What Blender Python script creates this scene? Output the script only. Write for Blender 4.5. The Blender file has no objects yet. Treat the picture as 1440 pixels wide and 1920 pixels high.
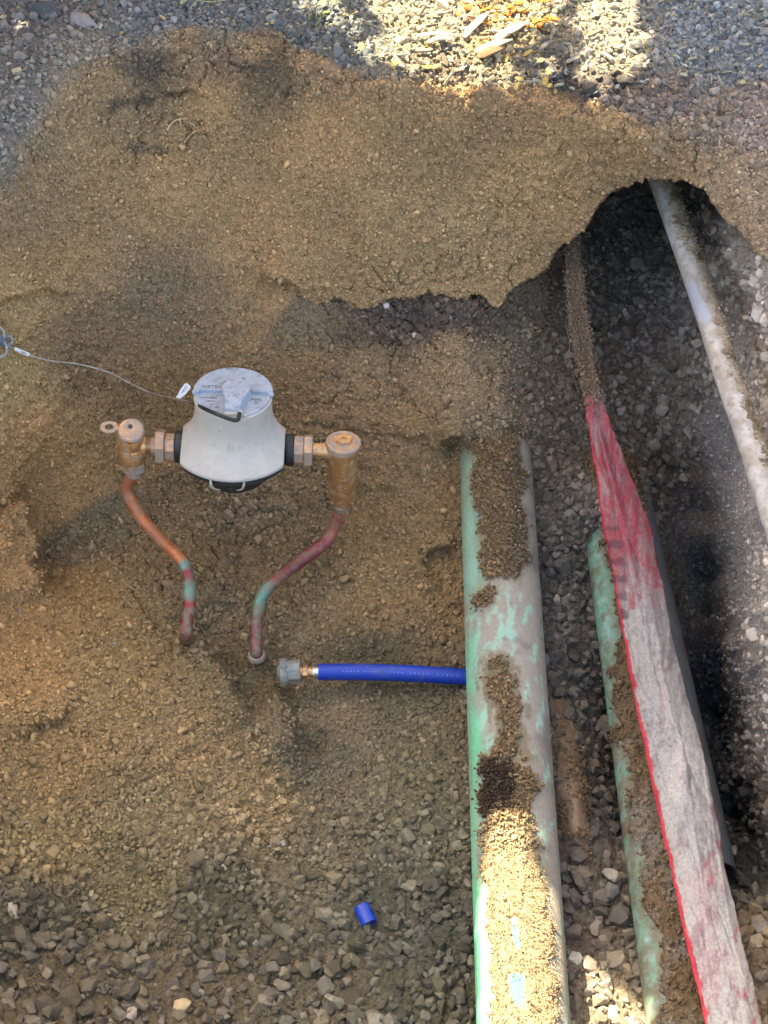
import bpy, bmesh, math, random
import numpy as np
from mathutils import Vector, Matrix
R = math.radians
rng = np.random.default_rng(7)
random.seed(7)
scene = bpy.context.scene
COL = scene.collection

# ------------------------------------------------------------------ camera, sky, sun, exposure
HC, PITCH, F = 1.434, R(50), 2900.0          # camera height over the ground, pitch below horizontal, focal length in photo pixels
cam = bpy.data.cameras.new('camera'); cam_o = bpy.data.objects.new('camera', cam); COL.objects.link(cam_o)
cam.sensor_fit = 'VERTICAL'; cam.sensor_height = 36; cam.sensor_width = 27
cam.lens = 36*F/1920; cam.clip_start = .05; cam.clip_end = 300
cam_o.location = (0, 0, HC); cam_o.rotation_euler = (math.pi/2-PITCH, 0, 0)
scene.camera = cam_o

SUN = np.array([-.36, .46, .81]); SUN /= np.linalg.norm(SUN)      # towards the sun
sun_el = math.asin(SUN[2]); sun_az = math.atan2(SUN[0], SUN[1])
world = bpy.data.worlds.new('World'); scene.world = world; world.use_nodes = True
nt = world.node_tree
bg = nt.nodes.get('Background') or nt.nodes.new('ShaderNodeBackground')
sky = nt.nodes.new('ShaderNodeTexSky'); sky.sky_type = 'NISHITA'; sky.sun_disc = False
sky.sun_elevation = sun_el; sky.sun_rotation = sun_az; sky.dust_density = 6.0; sky.ozone_density = .3; sky.air_density = 1.0
nt.links.new(sky.outputs[0], bg.inputs[0]); bg.inputs[1].default_value = .15
sl = bpy.data.lights.new('sun', 'SUN'); sl.energy = 4.3; sl.angle = R(.5); sl.color = (1, .89, .68)
so = bpy.data.objects.new('sun', sl); COL.objects.link(so)
so.rotation_euler = Vector(SUN.tolist()).to_track_quat('Z', 'Y').to_euler()
so.location = (SUN*8).tolist()
vs = scene.view_settings
scene.display_settings.display_device = 'sRGB'
vs.view_transform = 'Standard'; vs.look = 'None'; vs.gamma = 1; vs.exposure = 2.6
scene.render.engine = 'CYCLES'

# ------------------------------------------------------------------ geometry of the view: photo pixel + height -> point
sp, cp = math.sin(PITCH), math.cos(PITCH)
def ray(px, py):
    a = (np.asarray(px, float)-720)/F; b = (960-np.asarray(py, float))/F
    return a, cp+b*sp, -sp+b*cp
def U(px, py, z):
    dx, dy, dz = ray(px, py); t = (z-HC)/dz
    return np.stack(np.broadcast_arrays(dx*t, dy*t, HC+dz*t), -1)
def UY(px, py, y):
    dx, dy, dz = ray(px, py); t = y/dy
    return np.stack(np.broadcast_arrays(dx*t, dy*t, HC+dz*t), -1)
def PJ(P):
    P = np.asarray(P, float); x, y, z = P[..., 0], P[..., 1], P[..., 2]-HC
    d = y*cp-z*sp; u = y*sp+z*cp
    return 720+F*x/d, 960-F*u/d

# ------------------------------------------------------------------ noise
def _h(ix, iy, iz, seed):
    n = (ix*374761393+iy*668265263+iz*2147483647+seed*1274126177) & 0xffffffff
    n = ((n ^ (n >> 13))*1274126177) & 0xffffffff
    n = ((n ^ (n >> 16))*2246822519) & 0xffffffff
    return ((n ^ (n >> 15)) & 0xffffff)/float(0xffffff)
def vnoise(P, s, seed=0):
    Q = np.asarray(P)*s; I = np.floor(Q).astype(np.int64); f = Q-I; f = f*f*(3-2*f)
    r = 0
    for a in (0, 1):
        for b in (0, 1):
            for c in (0, 1):
                w = (f[..., 0] if a else 1-f[..., 0])*(f[..., 1] if b else 1-f[..., 1])*(f[..., 2] if c else 1-f[..., 2])
                r = r+w*_h(I[..., 0]+a, I[..., 1]+b, I[..., 2]+c, seed)
    return r*2-1
def fbm(P, s, seed=0, o=3):
    r = 0; a = 1; t = 0
    for k in range(o):
        r = r+a*vnoise(P, s*2.03**k, seed+k*17); t += a; a *= .55
    return r/t
def sstep(a, b, x):
    t = np.clip((x-a)/(b-a), 0, 1); return t*t*(3-2*t)
def sdf(poly, px, py):
    """distance in photo pixels to a polygon's edge, positive inside"""
    px = np.asarray(px, float); py = np.asarray(py, float)
    ins = np.zeros(px.shape, bool); d = np.full(px.shape, 1e9)
    n = len(poly)
    for i in range(n):
        x0, y0 = poly[i]; x1, y1 = poly[(i+1) % n]
        c = ((y0 > py) != (y1 > py)) & (px < (x1-x0)*(py-y0)/((y1-y0) if y1 != y0 else 1e-9)+x0)
        ins ^= c
        L = (x1-x0)**2+(y1-y0)**2+1e-9
        t = np.clip(((px-x0)*(x1-x0)+(py-y0)*(y1-y0))/L, 0, 1)
        d = np.minimum(d, np.hypot(px-x0-t*(x1-x0), py-y0-t*(y1-y0)))
    return np.where(ins, d, -d)
def sdfs(polys, px, py):
    r = None
    for p in polys:
        s = sdf(p, px, py); r = s if r is None else np.maximum(r, s)
    return r
def srgb(r, g, b):
    return tuple(((c/255+.055)/1.055)**2.4 if c > 10 else c/255/12.92 for c in (r, g, b))

# ------------------------------------------------------------------ mesh helpers
def set_tags(o, label=None, cat=None, group=None, kind=None):
    for k, v in (('label', label), ('category', cat), ('group', group), ('kind', kind)):
        if v: o[k] = v
    return o
def link(name, me, mat=None, parent=None):
    o = bpy.data.objects.new(name, me); COL.objects.link(o)
    if mat: me.materials.append(mat)
    if parent: o.parent = parent
    return o
def big_mesh(name, V, Fc, C=None, smooth=True):
    me = bpy.data.meshes.new(name); k = Fc.shape[1]
    me.vertices.add(len(V)); me.vertices.foreach_set('co', np.ascontiguousarray(V, np.float32).ravel())
    me.loops.add(Fc.size); me.loops.foreach_set('vertex_index', np.ascontiguousarray(Fc, np.int32).ravel())
    me.polygons.add(len(Fc)); me.polygons.foreach_set('loop_start', np.arange(0, Fc.size, k, dtype=np.int32))
    me.polygons.foreach_set('use_smooth', np.full(len(Fc), smooth))
    me.update(calc_edges=True)
    if C is not None:
        a = me.color_attributes.new('Col', 'FLOAT_COLOR', 'POINT')
        c4 = np.ones((len(V), 4), np.float32); c4[:, :3] = C; a.data.foreach_set('color', c4.ravel())
    return me
class MB:
    def __init__(s): s.v = []; s.f = []; s.c = []; s.n = 0
    def add(s, V, Fs, C=(1, 1, 1)):
        V = np.asarray(V, float); s.v.append(V); s.f += [tuple(i+s.n for i in f) for f in Fs]
        C = np.asarray(C, float); s.c.append(np.broadcast_to(C, (len(V), 3)).copy()); s.n += len(V); return s
    def build(s, name, mat, parent=None, smooth=True, M=None, bevel=0, auto=35):
        V = np.concatenate(s.v)
        if M is not None:
            V = V@np.array(M.to_3x3()).T+np.array(M.translation)
        me = bpy.data.meshes.new(name); me.from_pydata(V.tolist(), [], s.f); me.update()
        bm = bmesh.new(); bm.from_mesh(me); bmesh.ops.recalc_face_normals(bm, faces=bm.faces); bm.to_mesh(me); bm.free()
        a = me.color_attributes.new('Col', 'FLOAT_COLOR', 'POINT')
        c4 = np.ones((len(V), 4), np.float32); c4[:, :3] = np.concatenate(s.c); a.data.foreach_set('color', c4.ravel())
        me.polygons.foreach_set('use_smooth', np.full(len(me.polygons), smooth))
        if smooth and auto: me.set_sharp_from_angle(angle=R(auto))
        o = link(name, me, mat, parent)
        if bevel:
            b = o.modifiers.new('bevel', 'BEVEL'); b.width = bevel; b.segments = 2; b.limit_method = 'ANGLE'; b.angle_limit = R(35)
        return o
def frame(d):
    d = np.asarray(d, float); d = d/np.linalg.norm(d)
    a = np.array([0, 0, 1.]) if abs(d[2]) < .9 else np.array([0, 1., 0])
    x = np.cross(a, d); x /= np.linalg.norm(x); return x, np.cross(d, x), d
def grid_faces(n, m, wrap=False):
    f = []
    for i in range(n-1):
        for j in range(m if wrap else m-1):
            k = (j+1) % m; f.append((i*m+j, i*m+k, (i+1)*m+k, (i+1)*m+j))
    return f
def lathe(mb, prof, p0, d, seg=40, C=(1, 1, 1), clipx=None, phase=0, caps=True):
    """prof: (distance along d, radius)"""
    x, y, d = frame(d); V = []; p0 = np.asarray(p0, float)
    for h, r in prof:
        for k in range(seg):
            a = 2*math.pi*k/seg+phase; V.append(p0+d*h+x*r*math.cos(a)+y*r*math.sin(a))
    Fs = grid_faces(len(prof), seg, True)
    if caps:
        Fs.append(tuple(range(seg))[::-1]); Fs.append(tuple((len(prof)-1)*seg+k for k in range(seg)))
    mb.add(V, Fs, C)
def catmull(P, n):
    P = np.asarray(P, float); Q = np.vstack([2*P[0]-P[1], P, 2*P[-1]-P[-2]]); out = []
    for i in range(len(P)-1):
        a, b, c, d = Q[i:i+4]
        for t in np.linspace(0, 1, n, endpoint=False):
            out.append(.5*((2*b)+(-a+c)*t+(2*a-5*b+4*c-d)*t*t+(-a+3*b-3*c+d)*t**3))
    out.append(P[-1]); return np.array(out)
def tube(mb, P, rad, seg=16, C=(1, 1, 1), caps=True, flat=1.0):
    P = np.asarray(P, float); n = len(P); T = np.gradient(P, axis=0); T /= np.linalg.norm(T, axis=1)[:, None]
    x, y, _ = frame(T[0]); V = []; rad = np.broadcast_to(rad, (n,))
    for i in range(n):
        x = x-T[i]*np.dot(x, T[i]); x /= np.linalg.norm(x); y = np.cross(T[i], x)
        for k in range(seg):
            a = 2*math.pi*k/seg; V.append(P[i]+rad[i]*(x*math.cos(a)+flat*y*math.sin(a)))
    Fs = grid_faces(n, seg, True)
    if caps: Fs += [tuple(range(seg))[::-1], tuple((n-1)*seg+k for k in range(seg))]
    C = np.asarray(C, float)
    if C.ndim == 2: C = np.repeat(C, seg, 0)
    mb.add(V, Fs, C)
    return np.array(V)

# ------------------------------------------------------------------ materials
def mat(name, base=None, rough=.8, metal=0, attr=True, mott=(.75, 1.15), mscale=120, bump=.3, bscale=500, bdist=.002, dust=None, dscale=30, dlo=.45, dhi=.6, trans=0, ior=1.45, spec=.5, rrough=None):
    m = bpy.data.materials.new(name); m.use_nodes = True; n = m.node_tree.nodes; l = m.node_tree.links
    p = n['Principled BSDF']; tc = n.new('ShaderNodeTexCoord')
    p.inputs['Roughness'].default_value = rough; p.inputs['Metallic'].default_value = metal
    p.inputs['Specular IOR Level'].default_value = spec
    if trans: p.inputs['Transmission Weight'].default_value = trans; p.inputs['IOR'].default_value = ior
    if attr:
        a = n.new('ShaderNodeAttribute'); a.attribute_name = 'Col'; src = a.outputs['Color']
        if base:
            mx = n.new('ShaderNodeMix'); mx.data_type = 'RGBA'; mx.blend_type = 'MULTIPLY'; mx.inputs[0].default_value = 1
            l.new(src, mx.inputs[6]); mx.inputs[7].default_value = (*base, 1); src = mx.outputs[2]
    else:
        a = n.new('ShaderNodeRGB'); a.outputs[0].default_value = (*base, 1); src = a.outputs[0]
    nz = n.new('ShaderNodeTexNoise'); nz.inputs['Scale'].default_value = mscale; nz.inputs['Detail'].default_value = 6; nz.inputs['Roughness'].default_value = .65
    l.new(tc.outputs['Object'], nz.inputs['Vector'])
    mr = n.new('ShaderNodeMapRange'); mr.inputs[1].default_value = .3; mr.inputs[2].default_value = .7; mr.inputs[3].default_value = mott[0]; mr.inputs[4].default_value = mott[1]
    l.new(nz.outputs['Fac'], mr.inputs[0])
    mx = n.new('ShaderNodeMix'); mx.data_type = 'RGBA'; mx.blend_type = 'MULTIPLY'; mx.inputs[0].default_value = 1
    l.new(src, mx.inputs[6]); l.new(mr.outputs[0], mx.inputs[7]); src = mx.outputs[2]
    if dust:
        d = n.new('ShaderNodeTexNoise'); d.inputs['Scale'].default_value = dscale; d.inputs['Detail'].default_value = 8; d.inputs['Roughness'].default_value = .7
        l.new(tc.outputs['Object'], d.inputs['Vector'])
        dr = n.new('ShaderNodeMapRange'); dr.inputs[1].default_value = dlo; dr.inputs[2].default_value = dhi
        l.new(d.outputs['Fac'], dr.inputs[0])
        mx = n.new('ShaderNodeMix'); mx.data_type = 'RGBA'; l.new(dr.outputs[0], mx.inputs[0]); l.new(src, mx.inputs[6]); mx.inputs[7].default_value = (*dust, 1); src = mx.outputs[2]
        if metal:
            mm = n.new('ShaderNodeMapRange'); mm.inputs[3].default_value = metal; mm.inputs[4].default_value = 0; l.new(dr.outputs[0], mm.inputs[0]); l.new(mm.outputs[0], p.inputs['Metallic'])
        mm = n.new('ShaderNodeMapRange'); mm.inputs[3].default_value = rough; mm.inputs[4].default_value = .95; l.new(dr.outputs[0], mm.inputs[0]); l.new(mm.outputs[0], p.inputs['Roughness'])
    l.new(src, p.inputs['Base Color'])
    if bump:
        b = n.new('ShaderNodeBump'); b.inputs['Strength'].default_value = bump; b.inputs['Distance'].default_value = bdist
        bn = n.new('ShaderNodeTexNoise'); bn.inputs['Scale'].default_value = bscale; bn.inputs['Detail'].default_value = 4
        l.new(tc.outputs['Object'], bn.inputs['Vector']); l.new(bn.outputs['Fac'], b.inputs['Height']); l.new(b.outputs[0], p.inputs['Normal'])
    return m
M = {}
M['soil'] = mat('soil', rough=1, mott=(.45, 1.3), mscale=190, bump=1, bscale=420, bdist=.004, spec=.1)  # strong mottle paints in the shade of cracks between clods
M['crumb'] = mat('crumb', rough=1, mott=(.85, 1.12), mscale=350, bump=.4, bscale=700, spec=.1)
M['stone'] = mat('stone', rough=.95, mott=(.78, 1.15), mscale=120, bump=.5, bscale=300, spec=.2)
M['pvc'] = mat('pvc', rough=.45, mott=(.93, 1.05), mscale=40, bump=.12, bscale=200, spec=.4)
M['dusty'] = mat('dusty', rough=.9, mott=(.82, 1.1), mscale=220, bump=.35, bscale=400, spec=.2)
M['tape'] = mat('tape', rough=.8, mott=(.68, 1.15), mscale=260, bump=.6, bscale=350, spec=.3)
M['brass'] = mat('brass', attr=False, base=(.72, .44, .20), rough=.42, metal=.85, mott=(.8, 1.1), mscale=90, bump=.3, bscale=260, bdist=.001, dust=(.30, .25, .19), dscale=60, dlo=.5, dhi=.68)
M['brass_dusty'] = mat('brass_dusty', attr=False, base=(.62, .40, .22), rough=.48, metal=.8, mott=(.75, 1.1), mscale=90, bump=.4, bscale=260, bdist=.001, dust=(.32, .29, .25), dscale=70, dlo=.42, dhi=.6)
M['copper'] = mat('copper', rough=.5, metal=.45, mott=(.75, 1.12), mscale=150, bump=.25, bscale=300, bdist=.001, dust=(.27, .2, .13), dscale=70, dlo=.46, dhi=.70)
M['shroud'] = mat('shroud', attr=False, base=(.48, .45, .37), rough=.55, mott=(.88, 1.05), mscale=45, bump=.15, bscale=900, bdist=.0005, dust=(.33, .28, .2), dscale=85, dlo=.58, dhi=.76)
M['lid'] = mat('lid', attr=False, base=(.36, .41, .455), rough=.6, mott=(.8, 1.08), mscale=80, bump=.2, bscale=700, bdist=.0005, dust=(.17, .16, .15), dscale=60, dlo=.54, dhi=.74)
M['black'] = mat('black', attr=False, base=(.018, .026, .026), rough=.5, mott=(.7, 1.2), bump=.2, dust=(.13, .12, .1), dscale=70, dlo=.55, dhi=.75)
M['ink'] = mat('ink', attr=False, base=(.17, .18, .19), rough=.8, bump=0)
M['blue'] = mat('blue', attr=False, base=(.004, .042, .36), rough=.38, mott=(.85, 1.08), bump=.12, bscale=150, dust=(.10, .11, .16), dscale=55, dlo=.52, dhi=.8)
M['grime'] = mat('grime', attr=False, base=(.25, .25, .24), rough=.9, mott=(.6, 1.3), mscale=500, bump=0)
M['steel'] = mat('steel', attr=False, base=(.75, .75, .74), rough=.3, metal=.95, bump=.1)
M['zinc'] = mat('zinc', attr=False, base=(.27, .29, .26), rough=.75, metal=.2, mott=(.6, 1.25), mscale=130, bump=.8, bscale=260, bdist=.002, dust=(.3, .24, .15), dscale=80, dlo=.5, dhi=.7)
M['white'] = mat('white', attr=False, base=(.82, .82, .8), rough=.5, mott=(.95, 1.02), bump=0)
M['wire'] = mat('wire', rough=.5, bump=0, mott=(.8, 1.1))
M['blocker_sheet'] = mat('blocker_sheet', attr=False, base=(.42, .33, .2), rough=.9, bump=.3)
_n = M['blocker_sheet'].node_tree; _t = _n.nodes.new('ShaderNodeBsdfTranslucent'); _t.inputs[0].default_value = (.34, .25, .13, 1); _m = _n.nodes.new('ShaderNodeMixShader'); _m.inputs[0].default_value = .5  # translucent, so the added shading sheet gives warm fill light
_n.links.new(_n.nodes['Principled BSDF'].outputs[0], _m.inputs[1]); _n.links.new(_t.outputs[0], _m.inputs[2]); _n.links.new(_m.outputs[0], _n.nodes['Material Output'].inputs[0])
M['clear'] = mat('clear', attr=False, base=(.62, .66, .66), rough=.25, trans=.6, mott=(.8, 1.05), bump=.1)
M['litter'] = mat('litter', rough=.85, mott=(.8, 1.1), mscale=150, bump=.3, bscale=400, spec=.2)

# ------------------------------------------------------------------ the ground: anchors (photo x, photo y, height), measured off the photograph
def seg3(a, b, n):
    A, B = U(*a), U(*b); out = []
    for t in np.linspace(0, 1, n):
        P = A+(B-A)*t; x, y = PJ(P); out.append((float(x), float(y), float(P[2])))
    return out
COMMON = []
for x in (-3400, -2000, -1200, -600, 0, 400, 800, 1200, 1600, 2200, 3000, 4600): COMMON += [(x, -1500, 0), (x, -700, 0), (x, -250, 0), (x, 2640, 0)]
for y in (0, 400, 800, 1300, 1900, 2300): COMMON += [(-3400, y, 0), (-2000, y, 0), (-1100, y, 0), (2500, y, 0), (3400, y, 0), (4600, y, 0)]
COMMON += [(0, -60, 0), (300, -60, .005), (600, -40, 0), (800, -30, 0), (1050, -30, 0), (1250, -20, 0), (1440, -20, 0), (1700, 0, 0),
           (0, 80, .01), (120, 60, .012), (280, 15, .015), (450, 20, .012), (600, 50, .0)]
for a, b, n in (((-150, 330, -.01), (-120, 1060, -.47), 5), ((0, 270, -.015), (10, 900, -.50), 5), ((110, 180, -.01), (110, 960, -.585), 6),
                ((240, 95, -.003), (230, 915, -.60), 6), ((360, 64, 0), (340, 900, -.58), 6), ((-500, 500, 0), (-400, 1200, -.42), 4)):
    COMMON += seg3(a, b, n)
COMMON += [(-300, 350, 0), (-700, 900, -.02), (-700, 1500, -.1), (-350, 1900, -.35), (-900, 2200, 0),
           (40, 1000, -.57), (75, 1055, -.6), (140, 1000, -.615), (20, 1010, -.53), (-40, 960, -.48), (0, 1100, -.545), (60, 1150, -.56), (150, 1080, -.6), (250, 990, -.61), (250, 1100, -.585), (340, 1000, -.6),
           (340, 1150, -.6), (352, 1182, -.60), (250, 1250, -.56), (420, 1280, -.585), (465, 1330, -.6), (400, 1220, -.60), (440, 1200, -.615), (485, 1228, -.61), (100, 1300, -.53), (0, 1280, -.5), (60, 1370, -.545), (-150, 1300, -.42),
           (200, 1450, -.56), (0, 1550, -.55), (-150, 1700, -.5), (250, 1650, -.59), (0, 1850, -.6), (300, 1880, -.6), (600, 1900, -.61), (600, 1700, -.605), (400, 1500, -.585),
           (520, 1390, -.6), (540, 1300, -.63), (560, 1420, -.648), (620, 1450, -.645), (560, 1250, -.625), (560, 1215, -.61), (700, 1292, -.625), (700, 1225, -.625), (820, 1260, -.63), (860, 1150, -.6),
           (700, 1450, -.62), (850, 1400, -.6), (850, 1600, -.6), (850, 1900, -.6), (700, 1600, -.6), (600, 1060, -.6), (500, 1000, -.605),
           (300, 2250, -.52), (800, 2250, -.52), (1300, 2250, -.5), (300, 2450, -.2), (900, 2450, -.2), (1500, 2450, -.1)]
UP = list(COMMON)
for a, b, n in (((500, 80, -.003), (500, 560, -.34), 4), ((620, 128, -.003), (600, 560, -.35), 4), ((720, 156, 0), (715, 566, -.335), 5), ((900, 170, 0), (890, 566, -.335), 5),
                ((1060, 200, -.0), (1050, 475, -.27), 4), ((1150, 232, -.01), (1150, 372, -.15), 3), ((1210, 265, -.02), (1240, 336, -.11), 3)):
    UP += seg3(a, b, n)
UP += [(800, 120, .0), (1000, 140, 0), (1150, 160, 0), (1250, 230, -.01), (1330, 250, -.02), (1440, 250, -.02), (1300, 170, 0), (1440, 130, 0), (1310, 330, -.07), (1345, 390, -.11), (1400, 420, -.1), (1440, 460, -.11),
       (1480, 520, -.11), (1600, 500, -.06), (1600, 250, 0), (1750, 700, -.02), (1800, 1200, -.02), (1800, 1700, -.05), (2000, 900, 0)]
LO = list(COMMON)
for a, b, n in (((500, 560, -.34), (440, 900, -.56), 4), ((600, 565, -.352), (620, 960, -.56), 4), ((715, 566, -.335), (700, 600, -.37), 2), ((780, 600, -.37), (760, 960, -.545), 4)): LO += seg3(a, b, n)
LO += [(500, 90, -.003), (500, 300, -.17), (700, 300, -.1), (720, 1080, -.58), (620, 1180, -.6), (780, 1200, -.62),
       (850, 640, -.368), (930, 650, -.39), (880, 720, -.41), (930, 770, -.425), (925, 815, -.448), (850, 815, -.462), (850, 850, -.52), (845, 1000, -.56), (800, 1040, -.575), (990, 830, -.49), (1005, 900, -.545),
       (930, 580, -.365), (1000, 520, -.345), (1062, 482, -.31), (1000, 620, -.41), (960, 600, -.395), (1060, 650, -.46), (1040, 760, -.5), (1050, 850, -.535),
       (1070, 500, -.40), (1120, 430, -.44), (1240, 345, -.45), (1160, 375, -.44), (1300, 372, -.42), (1200, 500, -.51), (1130, 560, -.5), (1150, 700, -.54), (1250, 700, -.575), (1200, 900, -.62), (1295, 600, -.5), (1300, 750, -.58),
       (1310, 850, -.63), (1320, 420, -.36), (1345, 410, -.24), (1345, 480, -.30), (1400, 450, -.15), (1440, 490, -.135), (1370, 600, -.33), (1440, 640, -.24), (1350, 750, -.46), (1400, 800, -.37), (1450, 850, -.3),
       (1050, 1000, -.565), (1060, 1200, -.575), (1080, 1400, -.58), (1110, 1550, -.585), (1100, 1700, -.585), (1110, 1850, -.575), (1130, 925, -.49), (1106, 972, -.512), (1150, 955, -.52), (1100, 950, -.52), (1180, 960, -.58),
       (1250, 1200, -.70), (1180, 1200, -.62), (1240, 1600, -.62), (1160, 1880, -.585), (1300, 1750, -.60), (1280, 1900, -.6),
       (1300, 950, -.76), (1325, 960, -.75), (1360, 960, -.54), (1400, 960, -.42), (1330, 1150, -.86), (1375, 1150, -.58), (1410, 1150, -.44), (1345, 1350, -.90), (1395, 1350, -.62), (1440, 1350, -.47), (1382, 1540, -.86), (1420, 1540, -.66),
       (1450, 1540, -.56), (1390, 1630, -.70), (1400, 1680, -.625), (1440, 1700, -.61), (1440, 1850, -.6), (1370, 1800, -.61), (1480, 1000, -.28), (1500, 1300, -.34), (1550, 1600, -.4), (1520, 1900, -.5), (1700, 700, -.04),
       (1750, 1200, -.06), (1750, 1800, -.1), (1600, 500, -.06), (2000, 900, 0), (1440, 300, -.05), (1600, 250, 0), (1200, 150, -.1), (900, 200, -.1)]
class RBF:
    def __init__(s, A, lam=.002):
        A = np.array(sorted(set(A))); s.P = A[:, :2]/1000; n = len(A)
        D = np.hypot(s.P[:, None, 0]-s.P[None, :, 0], s.P[:, None, 1]-s.P[None, :, 1])
        K = np.zeros((n+3, n+3)); K[:n, :n] = D-np.eye(n)*lam; K[:n, n] = 1; K[:n, n+1:] = s.P; K[n:, :n] = K[:n, n:].T
        s.w = np.linalg.solve(K, np.r_[A[:, 2], 0, 0, 0])
    def __call__(s, x, y):
        sh = x.shape; X = x.ravel()/1000; Y = y.ravel()/1000; o = np.empty(len(X)); w = s.w.astype(np.float32); P = s.P.astype(np.float32)
        for i in range(0, len(X), 60000):
            a = X[i:i+60000].astype(np.float32); b = Y[i:i+60000].astype(np.float32)
            D = np.sqrt((a[:, None]-P[None, :, 0])**2+(b[:, None]-P[None, :, 1])**2)
            o[i:i+60000] = D@w[:-3]+w[-3]+w[-2]*a+w[-1]*b
        return o.reshape(sh)
EDGE = np.array([(440, 500), (500, 518), (545, 540), (580, 556), (640, 562), (690, 574), (735, 560), (775, 562), (800, 552), (830, 548), (860, 556), (905, 566), (935, 570), (965, 545), (1000, 520), (1030, 490), (1062, 466), (1095, 435), (1112, 400), (1140, 368), (1170, 350),
                 (1205, 340), (1240, 334), (1285, 336), (1318, 350), (1335, 378), (1350, 402), (1400, 452), (1440, 492), (1500, 560), (1600, 640)], float)
def edge_y(x): return np.interp(x, EDGE[:, 0], EDGE[:, 1])
gx = np.r_[np.arange(-3400, -700, 40), np.arange(-700, -60, 8), np.arange(-60, 1500, 3.), np.arange(1500, 2140, 8), np.arange(2140, 4600, 40)]
gy = np.r_[np.arange(-1500, -500, 24), np.arange(-500, -60, 8), np.arange(-60, 1980, 3.), np.arange(1980, 2640, 8)]
GX, GY = np.meshgrid(gx, gy); NR, NC = GX.shape
ex1 = np.stack([gx, 0*gx, 0*gx], -1); ey = (edge_y(gx)+(6+5*(gx < 1080))*vnoise(ex1, 1/30., 5)+3*vnoise(ex1, 1/11., 6)+1.5*vnoise(ex1, 1/5., 7))[None]+0*GY
GX = GX.astype(float); GY = GY.astype(float); act = (GX > 430) & (GX < 1500)
dlt = GY-ey; up_last = (dlt < 0) & (np.roll(dlt, -1, 0) >= 0); lo_first = (dlt >= 0) & (np.roll(dlt, 1, 0) < 0)
GY = np.where(up_last & act, ey-.01, np.where(lo_first & act, ey+.01, GY))
upper = GY < ey
ZU = RBF(UP)(GX, GY); ZL = RBF(LO)(GX, GY)
wx = sstep(430, 560, GX)*(1-sstep(1420, 1600, GX))
soft = sstep(-40, 40, GY-ey)
Z = np.where(upper, ZU, ZL)*wx+(ZU*(1-soft)+ZL*soft)*(1-wx)
LEDGES = [([(10, 930), (50, 950), (68, 1000), (76, 1060), (84, 1120)], .055, 80, 5), ([(345, 1172), (390, 1212), (430, 1268), (470, 1355)], .036, 90, 7), ([(-30, 568), (0, 562), (45, 556), (105, 545), (140, 552)], -.012, 40, 4),
          ([(20, 1376), (60, 1368), (95, 1356), (135, 1328)], -.012, 40, 4), ([(515, 1270), (540, 1330), (552, 1395), (600, 1436)], .028, 80, 8), ([(790, 1052), (820, 1035), (862, 1028)], -.016, 40, 5), ([(-20, 240), (20, 268), (48, 300), (60, 330)], .012, 50, 6),
          ([(490, 512), (530, 532), (570, 556)], -.012, 40, 4), ([(620, 640), (680, 622), (740, 640), (800, 648)], -.008, 40, 8), ([(820, 828), (848, 818), (862, 822)], -.014, 30, 3), ([(700, 655), (780, 672), (830, 668)], -.006, 30, 6), ([(300, 172), (350, 170), (400, 178)], -.007, 30, 4),
          ([(600, 790), (690, 815), (780, 820), (850, 850)], -.008, 40, 5), ([(640, 905), (700, 925), (760, 915)], -.006, 30, 5), ([(905, 640), (925, 700), (935, 770), (930, 810)], -.010, 40, 6)]
for poly, amp, Lf, w_ in LEDGES:
    best = np.full(GX.shape, 1e9); side = np.zeros(GX.shape); jx = GX+9*vnoise(np.stack([GX, GY, 0*GX], -1), 1/22., 15); jy = GY+9*vnoise(np.stack([GX, GY, 0*GX], -1), 1/22., 16)
    tt = np.zeros(GX.shape); m_ = len(poly)-1
    for i_ in range(m_):
        (xa, ya), (xb, yb) = poly[i_], poly[i_+1]; l2 = (xb-xa)**2+(yb-ya)**2; t_ = np.clip(((jx-xa)*(xb-xa)+(jy-ya)*(yb-ya))/l2, 0, 1)
        d_ = np.hypot(jx-xa-t_*(xb-xa), jy-ya-t_*(yb-ya)); cr = (xb-xa)*(jy-ya)-(yb-ya)*(jx-xa); u_ = d_ < best; best = np.where(u_, d_, best); side = np.where(u_, np.sign(cr), side); tt = np.where(u_, (i_+t_)/m_, tt)
    sg = side*best; Z = Z+amp*np.tanh(sg/w_)*np.exp(-best/Lf)*np.clip(np.minimum(tt, 1-tt)*6, 0, 1)
Z = np.minimum(Z, .03)
G = U(GX, GY, Z)
def normals(G):
    a = np.gradient(G, axis=1); b = np.gradient(G, axis=0); n = np.cross(b, a); n /= np.linalg.norm(n, axis=2)[..., None]+1e-12
    n *= np.where(n[..., 2:] < 0, -1, 1); return n
NU = normals(U(GX, GY, np.minimum(ZU, .03))); NL = normals(U(GX, GY, np.minimum(ZL, .03)))
N0 = np.where(upper[..., None], NU, NL); nearE = (np.abs(GY-ey) < 8) & act
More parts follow.
